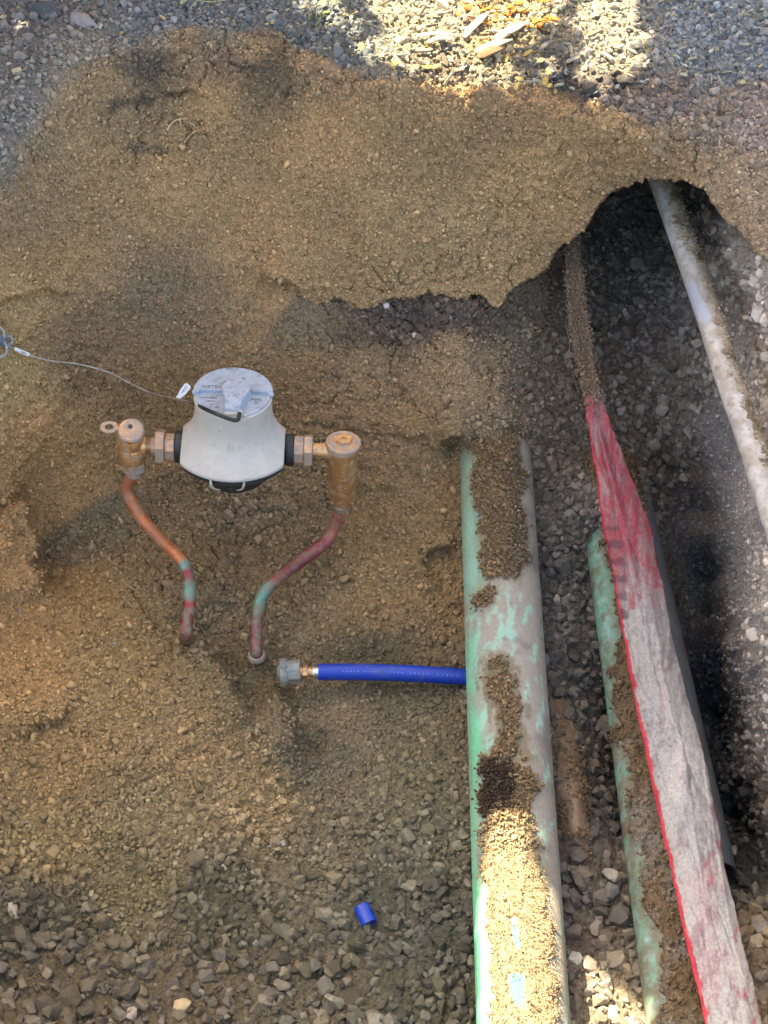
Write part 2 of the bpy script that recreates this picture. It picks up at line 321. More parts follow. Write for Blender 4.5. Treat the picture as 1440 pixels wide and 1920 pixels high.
# regions: (photo x, y,  r, g, b in sRGB: own colour, shade in hollows painted in,  grain mm, cover, relief)
TAN = (191, 157, 110)
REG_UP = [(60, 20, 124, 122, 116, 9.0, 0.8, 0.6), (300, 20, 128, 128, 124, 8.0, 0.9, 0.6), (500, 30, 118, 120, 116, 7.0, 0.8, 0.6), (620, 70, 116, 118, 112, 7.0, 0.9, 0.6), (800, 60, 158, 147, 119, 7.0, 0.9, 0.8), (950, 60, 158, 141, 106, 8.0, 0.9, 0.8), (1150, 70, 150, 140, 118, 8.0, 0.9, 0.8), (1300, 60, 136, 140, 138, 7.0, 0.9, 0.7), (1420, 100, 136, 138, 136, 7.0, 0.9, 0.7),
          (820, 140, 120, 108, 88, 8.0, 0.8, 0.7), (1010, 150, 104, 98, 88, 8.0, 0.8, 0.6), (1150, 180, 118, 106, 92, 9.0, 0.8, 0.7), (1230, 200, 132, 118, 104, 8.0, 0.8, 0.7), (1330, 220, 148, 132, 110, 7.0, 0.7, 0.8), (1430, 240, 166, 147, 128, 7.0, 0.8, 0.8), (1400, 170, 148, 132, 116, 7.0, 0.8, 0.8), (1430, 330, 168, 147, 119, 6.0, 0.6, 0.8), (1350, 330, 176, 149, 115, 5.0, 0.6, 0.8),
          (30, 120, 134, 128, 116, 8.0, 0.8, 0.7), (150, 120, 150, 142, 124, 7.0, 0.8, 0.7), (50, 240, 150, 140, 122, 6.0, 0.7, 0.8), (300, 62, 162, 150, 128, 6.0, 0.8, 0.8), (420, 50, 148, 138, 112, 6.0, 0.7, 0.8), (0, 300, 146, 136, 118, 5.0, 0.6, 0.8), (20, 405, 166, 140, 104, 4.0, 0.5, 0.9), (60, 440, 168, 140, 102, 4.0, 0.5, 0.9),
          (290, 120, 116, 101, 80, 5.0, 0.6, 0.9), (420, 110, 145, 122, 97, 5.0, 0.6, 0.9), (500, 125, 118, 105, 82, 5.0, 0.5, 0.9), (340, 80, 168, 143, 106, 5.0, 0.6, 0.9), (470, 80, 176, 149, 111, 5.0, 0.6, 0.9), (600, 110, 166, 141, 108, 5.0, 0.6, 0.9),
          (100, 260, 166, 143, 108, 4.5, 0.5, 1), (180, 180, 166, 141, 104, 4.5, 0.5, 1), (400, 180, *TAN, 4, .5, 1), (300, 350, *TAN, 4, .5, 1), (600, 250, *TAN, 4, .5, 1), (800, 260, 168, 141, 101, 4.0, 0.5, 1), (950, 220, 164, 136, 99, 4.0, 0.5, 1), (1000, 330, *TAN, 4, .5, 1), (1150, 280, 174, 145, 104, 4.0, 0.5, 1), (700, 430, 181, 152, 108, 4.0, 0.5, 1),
          (900, 480, 181, 152, 108, 4.0, 0.5, 1), (500, 450, *TAN, 4, .5, 1), (1280, 310, 174, 145, 108, 4.5, 0.5, 1), (130, 480, 187, 154, 108, 4.0, 0.5, 1), (30, 560, 197, 164, 113, 4.0, 0.5, 1), (0, 700, 197, 168, 113, 4.5, 0.5, 1), (150, 640, 158, 132, 97, 4.0, 0.5, 1), (300, 560, 154, 132, 101, 4.0, 0.5, 1), (60, 820, 197, 159, 108, 4.0, 0.5, 1), (300, 750, 158, 132, 92, 4.0, 0.5, 1)]  # soft shade on the wall by the meter is painted in
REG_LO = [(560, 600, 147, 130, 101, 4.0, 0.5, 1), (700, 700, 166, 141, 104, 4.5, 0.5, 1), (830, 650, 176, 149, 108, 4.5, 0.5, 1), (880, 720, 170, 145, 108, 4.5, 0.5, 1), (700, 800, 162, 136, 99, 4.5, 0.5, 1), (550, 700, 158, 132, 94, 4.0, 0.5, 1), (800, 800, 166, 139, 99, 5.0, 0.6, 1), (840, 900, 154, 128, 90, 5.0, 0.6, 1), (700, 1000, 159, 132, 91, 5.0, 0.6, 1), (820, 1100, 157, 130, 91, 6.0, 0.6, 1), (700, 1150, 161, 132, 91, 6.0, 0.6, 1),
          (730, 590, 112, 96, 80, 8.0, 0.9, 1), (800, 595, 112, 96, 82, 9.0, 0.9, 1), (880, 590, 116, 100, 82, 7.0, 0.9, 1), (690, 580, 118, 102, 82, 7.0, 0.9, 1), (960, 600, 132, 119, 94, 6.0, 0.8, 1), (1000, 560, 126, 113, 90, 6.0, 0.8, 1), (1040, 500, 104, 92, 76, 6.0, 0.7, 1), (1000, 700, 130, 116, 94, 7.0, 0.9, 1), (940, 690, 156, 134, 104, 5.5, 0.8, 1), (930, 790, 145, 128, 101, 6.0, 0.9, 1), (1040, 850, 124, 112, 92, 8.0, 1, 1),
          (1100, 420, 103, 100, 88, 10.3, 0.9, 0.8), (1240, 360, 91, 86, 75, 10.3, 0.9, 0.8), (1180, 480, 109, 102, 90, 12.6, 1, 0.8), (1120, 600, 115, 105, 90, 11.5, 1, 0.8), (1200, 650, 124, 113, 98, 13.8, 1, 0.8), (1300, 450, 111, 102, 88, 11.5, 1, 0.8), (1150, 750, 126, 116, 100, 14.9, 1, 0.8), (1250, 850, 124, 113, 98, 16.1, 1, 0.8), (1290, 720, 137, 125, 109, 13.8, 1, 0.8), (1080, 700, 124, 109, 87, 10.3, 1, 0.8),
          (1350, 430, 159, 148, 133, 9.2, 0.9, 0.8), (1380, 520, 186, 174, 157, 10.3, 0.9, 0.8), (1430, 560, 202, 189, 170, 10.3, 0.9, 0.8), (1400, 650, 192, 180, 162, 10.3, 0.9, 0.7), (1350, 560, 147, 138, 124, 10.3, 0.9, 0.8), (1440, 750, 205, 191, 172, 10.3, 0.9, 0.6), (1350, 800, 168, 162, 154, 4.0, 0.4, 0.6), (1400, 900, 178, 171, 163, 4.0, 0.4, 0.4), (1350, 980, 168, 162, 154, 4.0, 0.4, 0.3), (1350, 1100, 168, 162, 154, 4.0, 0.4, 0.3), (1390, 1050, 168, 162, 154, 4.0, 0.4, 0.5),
          (1430, 1050, 201, 187, 168, 10.0, 0.9, 0.8), (1435, 1200, 201, 187, 168, 12.0, 1, 0.8), (1395, 1250, 168, 162, 154, 4.0, 0.4, 0.6), (1420, 1400, 196, 183, 165, 12.0, 1, 0.8), (1330, 1050, 69, 75, 82, 6.0, 0.5, 0.6), (1330, 1250, 55, 59, 66, 7.0, 0.5, 0.8), (1360, 1400, 62, 67, 72, 10.0, 0.8, 0.8), (1390, 1500, 72, 72, 72, 12.0, 0.9, 0.8), (1430, 1500, 133, 124, 111, 13.0, 1, 0.8), (1400, 1620, 84, 86, 79, 16.0, 1, 0.8), (1420, 1750, 162, 142, 110, 15.0, 1, 0.8), (1430, 1880, 153, 135, 109, 16.0, 1, 0.8),  # darkest tones paint the shade down in the crevice
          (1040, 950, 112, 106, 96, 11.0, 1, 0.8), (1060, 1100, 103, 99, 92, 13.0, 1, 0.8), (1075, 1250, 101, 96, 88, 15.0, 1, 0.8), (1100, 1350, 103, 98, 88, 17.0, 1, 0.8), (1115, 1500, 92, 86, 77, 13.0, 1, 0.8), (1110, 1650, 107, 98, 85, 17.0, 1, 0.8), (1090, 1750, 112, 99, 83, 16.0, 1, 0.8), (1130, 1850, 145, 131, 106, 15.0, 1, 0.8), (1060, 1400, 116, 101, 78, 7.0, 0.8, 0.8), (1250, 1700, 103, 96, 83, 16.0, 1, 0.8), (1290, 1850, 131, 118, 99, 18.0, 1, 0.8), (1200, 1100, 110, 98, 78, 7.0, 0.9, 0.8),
          (200, 930, 132, 123, 93, 6.0, 0.8, 0.8), (130, 1010, 140, 123, 93, 7.0, 0.8, 0.8), (300, 950, 145, 125, 93, 6.0, 0.8, 0.9), (450, 950, 141, 122, 93, 7.0, 0.9, 0.9), (550, 930, 149, 128, 93, 6.0, 0.8, 0.9), (330, 1050, 152, 128, 89, 6.0, 0.7, 1), (500, 1050, 155, 130, 93, 6.0, 0.7, 1), (150, 1120, 176, 143, 93, 6.0, 0.6, 1), (20, 1050, 187, 150, 100, 5.0, 0.6, 1), (200, 1250, 169, 142, 95, 6.5, 0.8, 0.9), (50, 1250, 187, 150, 98, 6.0, 0.7, 0.9),  # first tones paint the shaded hollow at the wall toe
          (420, 1150, 141, 122, 91, 7.0, 0.8, 0.9), (480, 1270, 129, 114, 83, 6.0, 0.8, 0.9), (700, 1215, 113, 103, 79, 5.0, 0.7, 0.8), (600, 1330, 152, 133, 101, 5.9, 0.9, 0.8), (600, 1420, 124, 113, 90, 5.9, 0.9, 0.8), (800, 1330, 121, 111, 85, 6.7, 0.9, 0.8), (750, 1450, 124, 115, 87, 6.7, 0.9, 0.8), (350, 1380, 161, 136, 95, 5.9, 0.9, 0.8), (100, 1420, 163, 135, 91, 5.9, 0.9, 0.8),  # shadow above the hose and floor hollows painted in darker
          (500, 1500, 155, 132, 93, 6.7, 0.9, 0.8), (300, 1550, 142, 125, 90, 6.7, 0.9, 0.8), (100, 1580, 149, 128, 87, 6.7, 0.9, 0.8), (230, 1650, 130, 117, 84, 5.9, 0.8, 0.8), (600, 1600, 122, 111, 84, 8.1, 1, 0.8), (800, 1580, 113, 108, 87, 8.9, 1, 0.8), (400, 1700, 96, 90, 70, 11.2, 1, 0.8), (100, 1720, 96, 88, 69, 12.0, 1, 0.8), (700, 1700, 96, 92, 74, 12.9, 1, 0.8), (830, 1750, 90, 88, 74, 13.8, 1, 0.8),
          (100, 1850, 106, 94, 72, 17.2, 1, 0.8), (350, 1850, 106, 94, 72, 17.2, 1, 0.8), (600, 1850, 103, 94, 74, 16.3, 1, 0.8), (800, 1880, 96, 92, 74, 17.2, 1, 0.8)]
REG_UP += [(60, 340, 176, 146, 106, 4.5, .5, 1), (130, 260, 178, 148, 106, 4.5, .5, 1), (180, 340, 182, 150, 106, 4.5, .5, 1), (60, 480, 178, 146, 102, 4.5, .5, 1), (-40, 620, 190, 152, 102, 4.5, .5, 1)]
RIM = np.array([(-60, 330), (0, 300), (60, 215), (120, 150), (200, 105), (270, 75), (330, 52), (420, 48), (500, 58), (570, 88), (640, 122), (720, 146), (800, 152), (900, 160), (1000, 158), (1080, 185), (1150, 205), (1230, 225), (1300, 200), (1380, 150), (1480, 140)], float)
rim_y = lambda x: np.interp(x, RIM[:, 0], RIM[:, 1])
REG_TOP = [r for r in REG_UP if r[1] < rim_y(r[0])-3]; REG_UP = [r for r in REG_UP if r[1] >= rim_y(r[0])-3]
def idw(REG, x, y):
    A = np.array(REG, float); x = x.ravel(); y = y.ravel(); o = np.empty((len(x), 6))
    for i in range(0, len(x), 40000):
        a, b = x[i:i+40000], y[i:i+40000]
        w = 1/(((a[:, None]-A[None, :, 0])**2+(b[:, None]-A[None, :, 1])**2+500)**1.9)
        o[i:i+40000] = (w@A[:, 2:])/w.sum(1)[:, None]
    return o
# evaluate on a coarse lattice with both lists, then look up (saves time)
lx = np.arange(-60, 1501, 12.); ly = np.arange(-60, 1981, 12.); LX, LY = np.meshgrid(lx, ly)
RU = idw(REG_UP, LX, LY).reshape(len(ly), len(lx), 6); RL = idw(REG_LO, LX, LY).reshape(len(ly), len(lx), 6)
def look(Rg, x, y):
    fx = np.clip((x+60)/12, 0, len(lx)-1.001); fy = np.clip((y+60)/12, 0, len(ly)-1.001); i = fx.astype(int); j = fy.astype(int); a = (fx-i)[..., None]; b = (fy-j)[..., None]
    return (Rg[j, i]*(1-a)+Rg[j, i+1]*a)*(1-b)+(Rg[j+1, i]*(1-a)+Rg[j+1, i+1]*a)*b
wob = np.stack([GX+22*fbm(G, 14, 31), GY+22*fbm(G, 14, 47)], -1)
LEFTTOE = np.array([(-3400, 1040), (0, 930), (60, 1020), (90, 1000), (150, 960), (230, 918), (340, 880), (450, 700), (560, 545)], float)
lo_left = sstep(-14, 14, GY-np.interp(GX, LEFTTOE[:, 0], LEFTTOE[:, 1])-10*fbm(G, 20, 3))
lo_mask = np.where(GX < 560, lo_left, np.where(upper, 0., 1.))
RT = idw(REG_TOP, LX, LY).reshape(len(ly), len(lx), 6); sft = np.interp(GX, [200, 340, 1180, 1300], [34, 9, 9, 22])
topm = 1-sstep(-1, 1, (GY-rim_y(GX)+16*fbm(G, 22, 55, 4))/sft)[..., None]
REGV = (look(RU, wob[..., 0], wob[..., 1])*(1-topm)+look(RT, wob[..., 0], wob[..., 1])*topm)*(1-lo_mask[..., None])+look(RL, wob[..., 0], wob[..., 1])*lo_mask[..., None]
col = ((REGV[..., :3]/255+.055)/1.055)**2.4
# dark streaks with a shape of their own, soil near the left rim
STREAKS = [([(188, 212), (200, 190), (250, 178), (290, 175), (350, 170), (300, 188), (250, 200), (215, 205)], (.075, .068, .055)),
           ([(235, 270), (300, 268), (318, 282), (300, 292), (250, 288)], (.14, .115, .09)),
           ([(195, 128), (260, 100), (330, 110), (300, 135), (230, 145)], (.13, .11, .085)),
           ([(410, 112), (470, 115), (540, 130), (530, 140), (450, 128)], (.12, .10, .08)),
           ([(420, 44), (500, 50), (520, 66), (470, 68)], (.09, .09, .085)),
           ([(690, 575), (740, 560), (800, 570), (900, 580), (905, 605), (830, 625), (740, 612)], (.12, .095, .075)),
           ([(1030, 140), (1075, 100), (1085, 160), (1150, 130), (1175, 150), (1140, 175), (1090, 200), (1050, 180)], (.05, .045, .045))]
for poly, c in STREAKS:
    s = sdf(poly, GX, GY)+14*fbm(G, 60, 9); w = sstep(-6, 8, s)[..., None]*.6; col = col*(1-w)+np.array(c)*w
big = fbm(G, 9, 77, 4)[..., None]; col = col*(1+.08*big)
# relief
rel = REGV[..., 5]
n1 = fbm(G, 9, 11, 3); n2 = fbm(G, 38, 12, 3); n3 = vnoise(G, 150, 13); n4 = vnoise(G, 320, 14)
rid = 1-np.abs(fbm(G*np.array([1, 1, 1.6]), 26, 21, 2))*2
crack = -np.clip(rid-.82, 0, 1)*.06*sstep(-.2, .4, fbm(G, 5, 91))
fine = (GX > -700) & (GX < 2140) & (GY > -500)
dsp = rel*(.013*n1+.0055*n2+.0048*n3+.0030*n4+crack)
dsp = np.where(fine, dsp, .014*n1)
# inside the window of trench between pipes keep relief low
G = G+N0*dsp[..., None]
N1 = np.where(nearE[..., None], N0, normals(G))
nv = NR*NC
idx = np.arange(nv).reshape(NR, NC)
Fq = np.stack([idx[:-1, :-1], idx[1:, :-1], idx[1:, 1:], idx[:-1, 1:]], -1).reshape(-1, 4)
# skirt: carry the surface out to 40 m
per = np.r_[idx[0, :], idx[1:, -1], idx[-1, -2::-1], idx[-2:0, 0]]
Vall = G.reshape(-1, 3); ctr = np.array([.1, 1.6, 0]); outer = Vall[per].copy(); dv = outer-ctr; dv[:, 2] = 0
outer = ctr+dv/np.linalg.norm(dv, axis=1)[:, None]*45; outer[:, 2] = 0
k = len(per); oi = nv+np.arange(k); q = np.arange(k); q2 = (q+1) % k
Fs = np.stack([per[q], oi[q], oi[q2], per[q2]], -1)
colf = col.reshape(-1, 3)
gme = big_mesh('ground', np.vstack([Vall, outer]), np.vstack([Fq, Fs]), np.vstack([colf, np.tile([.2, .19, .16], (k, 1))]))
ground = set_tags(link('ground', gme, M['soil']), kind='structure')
def surf(px, py, off=0):
    """point and normal of the dug ground under a photo pixel"""
    px = np.asarray(px, float); py = np.asarray(py, float)
    i = np.clip(np.interp(px, gx, np.arange(NC)), 0, NC-1.001); j = np.clip(np.interp(py, gy, np.arange(NR)), 0, NR-1.001)
    a = (i % 1)[..., None]; b = (j % 1)[..., None]; i = i.astype(int); j = j.astype(int)
    P = (G[j, i]*(1-a)+G[j, i+1]*a)*(1-b)+(G[j+1, i]*(1-a)+G[j+1, i+1]*a)*b; N = N1[j, i]
    return P+N*off, N

def surfc(px, py, d=0):
    P = surf(px, py)[0]; v = np.array([0, 0, HC])-P; return P+v/np.linalg.norm(v)*d

# ------------------------------------------------------------------ loose grains and stones
def hull(n, seed, flat=.7, box=.35):
    r = np.random.default_rng(seed); p = r.normal(size=(n, 3)); p /= np.linalg.norm(p, axis=1)[:, None]
    p = np.sign(p)*np.abs(p)**(1-box); p *= r.uniform(.82, 1.05, (n, 1)); p *= np.array([1, r.uniform(.65, .95), r.uniform(flat-.15, flat+.1)])
    bm = bmesh.new()
    for v in p: bm.verts.new(v)
    bmesh.ops.convex_hull(bm, input=list(bm.verts))
    for v in [v for v in bm.verts if not v.link_faces]: bm.verts.remove(v)
    bmesh.ops.triangulate(bm, faces=bm.faces); bm.verts.index_update()
    V = np.array([v.co[:] for v in bm.verts]); Fc = np.array([[v.index for v in f.verts] for f in bm.faces]); bm.free()
    return V*.5, Fc
T_SMALL = [hull(12, s, .75, .2) for s in range(10)]
T_BIG = [hull(22, 50+s, .65, .35) for s in range(14)]
def rotmats(n, tilt=None, N=None):
    q = rng.normal(size=(n, 4)); q /= np.linalg.norm(q, axis=1)[:, None]; w, x, y, z = q.T
    return np.stack([1-2*(y*y+z*z), 2*(x*y-z*w), 2*(x*z+y*w), 2*(x*y+z*w), 1-2*(x*x+z*z), 2*(y*z-x*w), 2*(x*z-y*w), 2*(y*z+x*w), 1-2*(x*x+y*y)], -1).reshape(n, 3, 3)
def scatter_mesh(name, P, S, C, T, smooth=False, material=None, Rm=None, parent=None):
    """one mesh holding all the grains of a heap nobody could count"""
    n = len(P); ti = rng.integers(0, len(T), n); Rm = rotmats(n) if Rm is None else Rm
    Vs, Fs, Cs, base = [], [], [], 0
    for t, (V, Fc) in enumerate(T):
        m = np.where(ti == t)[0]
        if not len(m): continue
        W = np.einsum('nij,vj->nvi', Rm[m], V)*S[m][:, None, None]+P[m][:, None, :]
        Vs.append(W.reshape(-1, 3)); Cs.append(np.repeat(C[m], len(V), 0))
        Fs.append((Fc[None]+(np.arange(len(m))*len(V))[:, None, None]+base).reshape(-1, 3)); base += len(m)*len(V)
    me = big_mesh(name, np.vstack(Vs), np.vstack(Fs), np.vstack(Cs), smooth)
    return link(name, me, material, parent)
# expected number of grains in every cell of the ground inside (and a little beyond) the picture
ci = np.where((gx[:-1] >= -700) & (gx[:-1] < 2130))[0]; cj = np.where((gy[:-1] >= -500) & (gy[:-1] < 2580))[0]
CJ, CI = np.meshgrid(cj, ci, indexing='ij')
c00 = G[CJ, CI]; dep = (c00[..., 1]*cp-(c00[..., 2]-HC)*sp)
e1 = np.linalg.norm(G[CJ, CI+1]-c00, axis=-1); e2 = np.linalg.norm(G[CJ+1, CI]-c00, axis=-1)
wX = np.diff(gx)[CI]; wY = np.diff(gy)[CJ]; ok = (e1 < .03*wX/3) & (e2 < .035*wY/3)
size = np.maximum(REGV[CJ, CI, 3]*1.05, 4.6); cover = np.maximum(REGV[CJ, CI, 4], .62)
under = np.zeros(size.shape, bool)
spx = size*.001*F/dep
lam = np.where(ok, cover*wX*wY/(.6*spx**2), 0)*1.35*np.where((wX > 3) | (wY > 3), .7, 1)
cnt = rng.poisson(lam); tot = int(cnt.sum())
fl = np.repeat(np.arange(cnt.size), cnt.ravel()); J = CJ.ravel()[fl]; I = CI.ravel()[fl]
fx = rng.random(tot)[:, None]; fy = rng.random(tot)[:, None]
P = (G[J, I]*(1-fx)+G[J, I+1]*fx)*(1-fy)+(G[J+1, I]*(1-fx)+G[J+1, I+1]*fx)*fy; N = N1[J, I]
sz = size.ravel()[fl]; S = sz*np.exp(rng.normal(0, .42, tot)-.08); S = np.clip(S, 2, 34)*.001
C = col[J, I]; lum = np.exp(rng.normal(0.05, 1, tot)*np.interp(sz, [5, 7, 11], [.16, .2, .26]))[:, None]
grey = C.mean(1, keepdims=True)*np.array([1.09, 1, .84]); gm = np.clip((sz-5)/12, 0, 1)[:, None]*rng.random((tot, 1))*.7
C = (C*(1-gm)+grey*gm)*lum
pale = (rng.random(tot) < np.where(sz > 6, .006, .0015)) & (rng.random(tot) < .9); C[pale] = np.array([.36, .31, .24])*rng.uniform(.8, 1.1, (pale.sum(), 1))
P = P+N*(S*rng.uniform(-.1, .3, tot))[:, None]
sm = sz < 7.0
print('grains', sm.sum(), 'stones', (~sm).sum())
o = scatter_mesh('soil_crumbs', P[sm], S[sm], C[sm], T_SMALL, True, M['crumb']); set_tags(o, 'small tan crumbs of sandy soil clinging all over the pit walls', 'soil', kind='stuff')
o = scatter_mesh('gravel', P[~sm], S[~sm], C[~sm], T_BIG, False, M['stone']); set_tags(o, 'angular grey brown gravel lying on the pit floor, in the trench and along the rim', 'gravel', kind='stuff')
#@OBJECTS
# ------------------------------------------------------------------ what shades the pit: an added unseen sheet, gaps cut to the sun patches
SUNLIT = [([(692, -80), (1046, -80), (1058, 10), (1040, 48), (1004, 84), (966, 104), (958, 128), (992, 146), (975, 158), (930, 150), (880, 158), (820, 146), (770, 142), (735, 128), (680, 118), (676, 96), (712, 92), (722, 60), (700, 20)], 0),
          ([(1084, -80), (1186, -80), (1196, 20), (1208, 60), (1222, 105), (1212, 130), (1176, 150), (1150, 140), (1140, 192), (1112, 190), (1086, 150)], 0),
          ([(1020, 118), (1050, 120), (1052, 142), (1026, 146)], 0), ([(612, -60), (640, -60), (648, 28), (625, 60), (612, 30)], 0), ([(560, 12), (578, 6), (584, 22), (566, 28)], 0), ([(664, 44), (684, 48), (678, 74), (662, 68)], 0),
          ([(40, 56), (52, 54), (54, 72), (42, 70)], 0),
          ([(922, 1528), (940, 1515), (985, 1545), (1000, 1590), (1022, 1640), (1036, 1700), (1046, 1780), (1056, 1860), (1075, 1960), (1060, 2120), (850, 2120), (868, 1900), (872, 1700), (884, 1600), (905, 1560)], -.46),
          ([(-1600, 2020), (3000, 2020), (3400, 2700), (-2000, 2700)], -.45),  # opening added to sunlight the near bank for warm bounce
          ([(1062, 1830), (1080, 1808), (1110, 1800), (1140, 1830), (1190, 1862), (1214, 1890), (1240, 1930), (1230, 2100), (1060, 2100)], -.57)]
sx_, sy_, sd_ = frame(SUN); pc = np.array([.1, 1.6, -.1])+SUN*1.6
def to_plane(P):
    t = ((pc-P)@sd_)/(SUN@sd_); Q = P+SUN*t[..., None]-pc; return Q@sx_, Q@sy_
cell = .011; ext = 1.75; gn = int(2*ext/cell)
ax = (np.arange(gn+1)-gn/2)*cell; AX, AY = np.meshgrid(ax, ax)
cx = (AX[:-1, :-1]+AX[1:, 1:])/2; cy = (AY[:-1, :-1]+AY[1:, 1:])/2
q3 = np.stack([cx, cy, 0*cx], -1); wobx = .010*vnoise(q3, 30, 3)+.006*vnoise(q3, 70, 4)
hole = np.zeros(cx.shape, bool)
for poly, z in SUNLIT:
    pp = np.array(poly, float); a, b = to_plane(U(pp[:, 0], pp[:, 1], z))
    hole |= (sdf(list(zip(a*1000, b*1000)), cx*1000, cy*1000)/1000+wobx) > 0
vid = np.arange((gn+1)**2).reshape(gn+1, gn+1); keep = ~hole
Fq = np.stack([vid[:-1, :-1], vid[:-1, 1:], vid[1:, 1:], vid[1:, :-1]], -1)[keep]
sag = .02*vnoise(np.stack([AX, AY, 0*AX], -1), 2.5, 8)
V = pc+AX[..., None]*sx_+AY[..., None]*sy_+sag[..., None]*sd_
tme = big_mesh('sun_blocker', V.reshape(-1, 3), Fq, None, True)
tb = set_tags(link('sun_blocker', tme, M['blocker_sheet']), 'added unseen sheet with gaps cut to the sun patches, shading the pit', 'sun_blocker')
sm_ = tb.modifiers.new('thickness', 'SOLIDIFY'); sm_.thickness = .003

# ------------------------------------------------------------------ pipes
def straight(A, B, n): t = np.linspace(0, 1, n)[:, None]; return A+(B-A)*t
def pipe_grid(A, B, r, n, seg, disp=None):
    """(n, seg, 3) points round a pipe from A to B plus the outward normals"""
    P = A+(B-A)*np.linspace(0, 1, n)[:, None] if np.ndim(A) == 1 and B is not None else A
    n = len(P); T = np.gradient(P, axis=0); T /= np.linalg.norm(T, axis=1)[:, None]
    a = 2*math.pi*np.arange(seg)/seg; upv = np.array([0, 0, 1.])
    X = np.cross(T, upv); X /= np.linalg.norm(X, axis=1)[:, None]; Y = np.cross(X, T)
    Nn = X[:, None, :]*np.cos(a)[None, :, None]+Y[:, None, :]*np.sin(a)[None, :, None]
    return P[:, None, :]+Nn*r, Nn, P
def crust(name, label, path, r, maskfn, colfn, n, seg, thick=.006, grains=7000, gs=4.5, gfn=None):
    """a skin of soil on a pipe: lies under the pipe's wall where there is none, stands proud where there is"""
    V, Nn, P = pipe_grid(path, None, r, n, seg); px, py = PJ(V); m = maskfn(px, py, V)
    k = sstep(-4, 9, m); h = -.004+k*(.004+thick*(.55+.45*fbm(V, 60, 5))+.002*vnoise(V, 200, 6))
    W = V+Nn*h[..., None]; C = colfn(px, py, V)*(1+.25*fbm(V, 70, 8)[..., None])
    Fc = np.array(grid_faces(n, seg, True)); o = None
    kf = k.ravel()[Fc].max(1) > .01
    me = big_mesh(name, W.reshape(-1, 3), Fc[kf], C.reshape(-1, 3)); o = set_tags(link(name, me, M['soil']), label, 'soil', kind='stuff')
    pick = np.where((k.ravel() > .35) & (Nn.reshape(-1, 3)[:, 2] > -.3))[0]
    if len(pick):
        pk = rng.choice(pick, grains); S = np.clip(gs*np.exp(rng.normal(0, .4, grains)), 1.2, gs*3)*.001; S = S*(gfn(*PJ(W.reshape(-1, 3)[pk])) if gfn else 1)
        Q = W.reshape(-1, 3)[pk]+rng.normal(0, .003, (grains, 3))*(1-0); Nk = Nn.reshape(-1, 3)[pk]; Q += Nk*(S*.1)[:, None]
        d = Q-P[pk//seg]; Cg = C.reshape(-1, 3)[pk]*np.exp(rng.normal(0, .2, grains))[:, None]
        g = scatter_mesh(name+'_grains', Q, S, Cg, T_SMALL, True, M['crumb']); g.name = 'soil_grains'; set_tags(g, label.replace('soil', 'soil grains'), 'soil', kind='stuff')
    return o
def wall(mb, path, r, seg, colfn, n_end=True):
    V, Nn, P = pipe_grid(path, None, r, len(path), seg); px, py = PJ(V); C = colfn(px, py, V); n = len(path)
    ri = r*.93; Vi = P[:, None, :]+Nn*ri
    mb.add(V.reshape(-1, 3), grid_faces(n, seg, True), C.reshape(-1, 3))
    # wall thickness shows at the ends
    for e, sgn in ((0, -1), (n-1, 1)):
        T = P[1]-P[0] if e == 0 else P[-1]-P[-2]; T /= np.linalg.norm(T)
        ring = np.vstack([V[e], Vi[e], Vi[e]-sgn*T*.08]); f = []
        for k in range(seg):
            q = (k+1) % seg; f += [(k, q, seg+q, seg+k), (seg+k, seg+q, 2*seg+q, 2*seg+k)]
        f.append(tuple(2*seg+k for k in range(seg)))
        mb.add(ring, f, C[e].mean(0)*.6)
def mixc(a, b, w): w = w[..., None]; return a*(1-w)+np.array(b)*w
def L(*c): return np.array(srgb(*c))

# --- the big green sewer pipe
GA, GB = U(923, 740, -.52), U(995, 2190, -.52); GP = straight(GA, GB, 420); GRr = .0608
D1 = [[(869, 800), (984, 800), (984, 822), (966, 812), (969, 840), (975, 870), (984, 900), (976, 930), (978, 960), (986, 1010), (988, 1050), (974, 1088), (948, 1084), (913, 1090), (903, 1066), (900, 1030), (902, 1000), (898, 962), (884, 934), (885, 903), (889, 860), (872, 838)],
      [(890, 1134), (897, 1108), (922, 1098), (932, 1112), (926, 1130), (902, 1142)],
      [(905, 1425), (930, 1418), (960, 1432), (998, 1440), (1004, 1480), (990, 1520), (1000, 1560), (1012, 1600), (1030, 1660), (1036, 1720), (1040, 1800), (1046, 1960), (1040, 2190), (925, 2190), (922, 1900), (918, 1800), (912, 1700), (902, 1640), (900, 1600), (906, 1560), (898, 1520), (902, 1460)]]
HOLES = [[(957, 1722), (970, 1722), (976, 1775), (966, 1782)], [(957, 1825), (982, 1825), (986, 1880), (968, 1886), (952, 1862)]]
THIN = [[(900, 1240), (925, 1216), (960, 1225), (978, 1280), (990, 1330), (990, 1400), (1000, 1440), (905, 1440), (925, 1370), (912, 1320), (893, 1290), (905, 1262)]]
CLEAN = [[(868, 830), (884, 850), (884, 930), (896, 975), (900, 1010), (905, 1070), (900, 1090), (880, 1120), (868, 1090)], [(872, 1200), (886, 1190), (892, 1230), (884, 1260), (874, 1262)], [(874, 1270), (890, 1265), (896, 1290), (884, 1310), (897, 1330), (900, 1370), (912, 1400), (902, 1440), (900, 1560), (898, 1600), (905, 1660), (914, 1700), (920, 1960), (920, 2200), (880, 2200), (878, 1500)]]
DUST = L(152, 146, 132); GREEN = L(112, 196, 148); PALE = L(150, 196, 172)
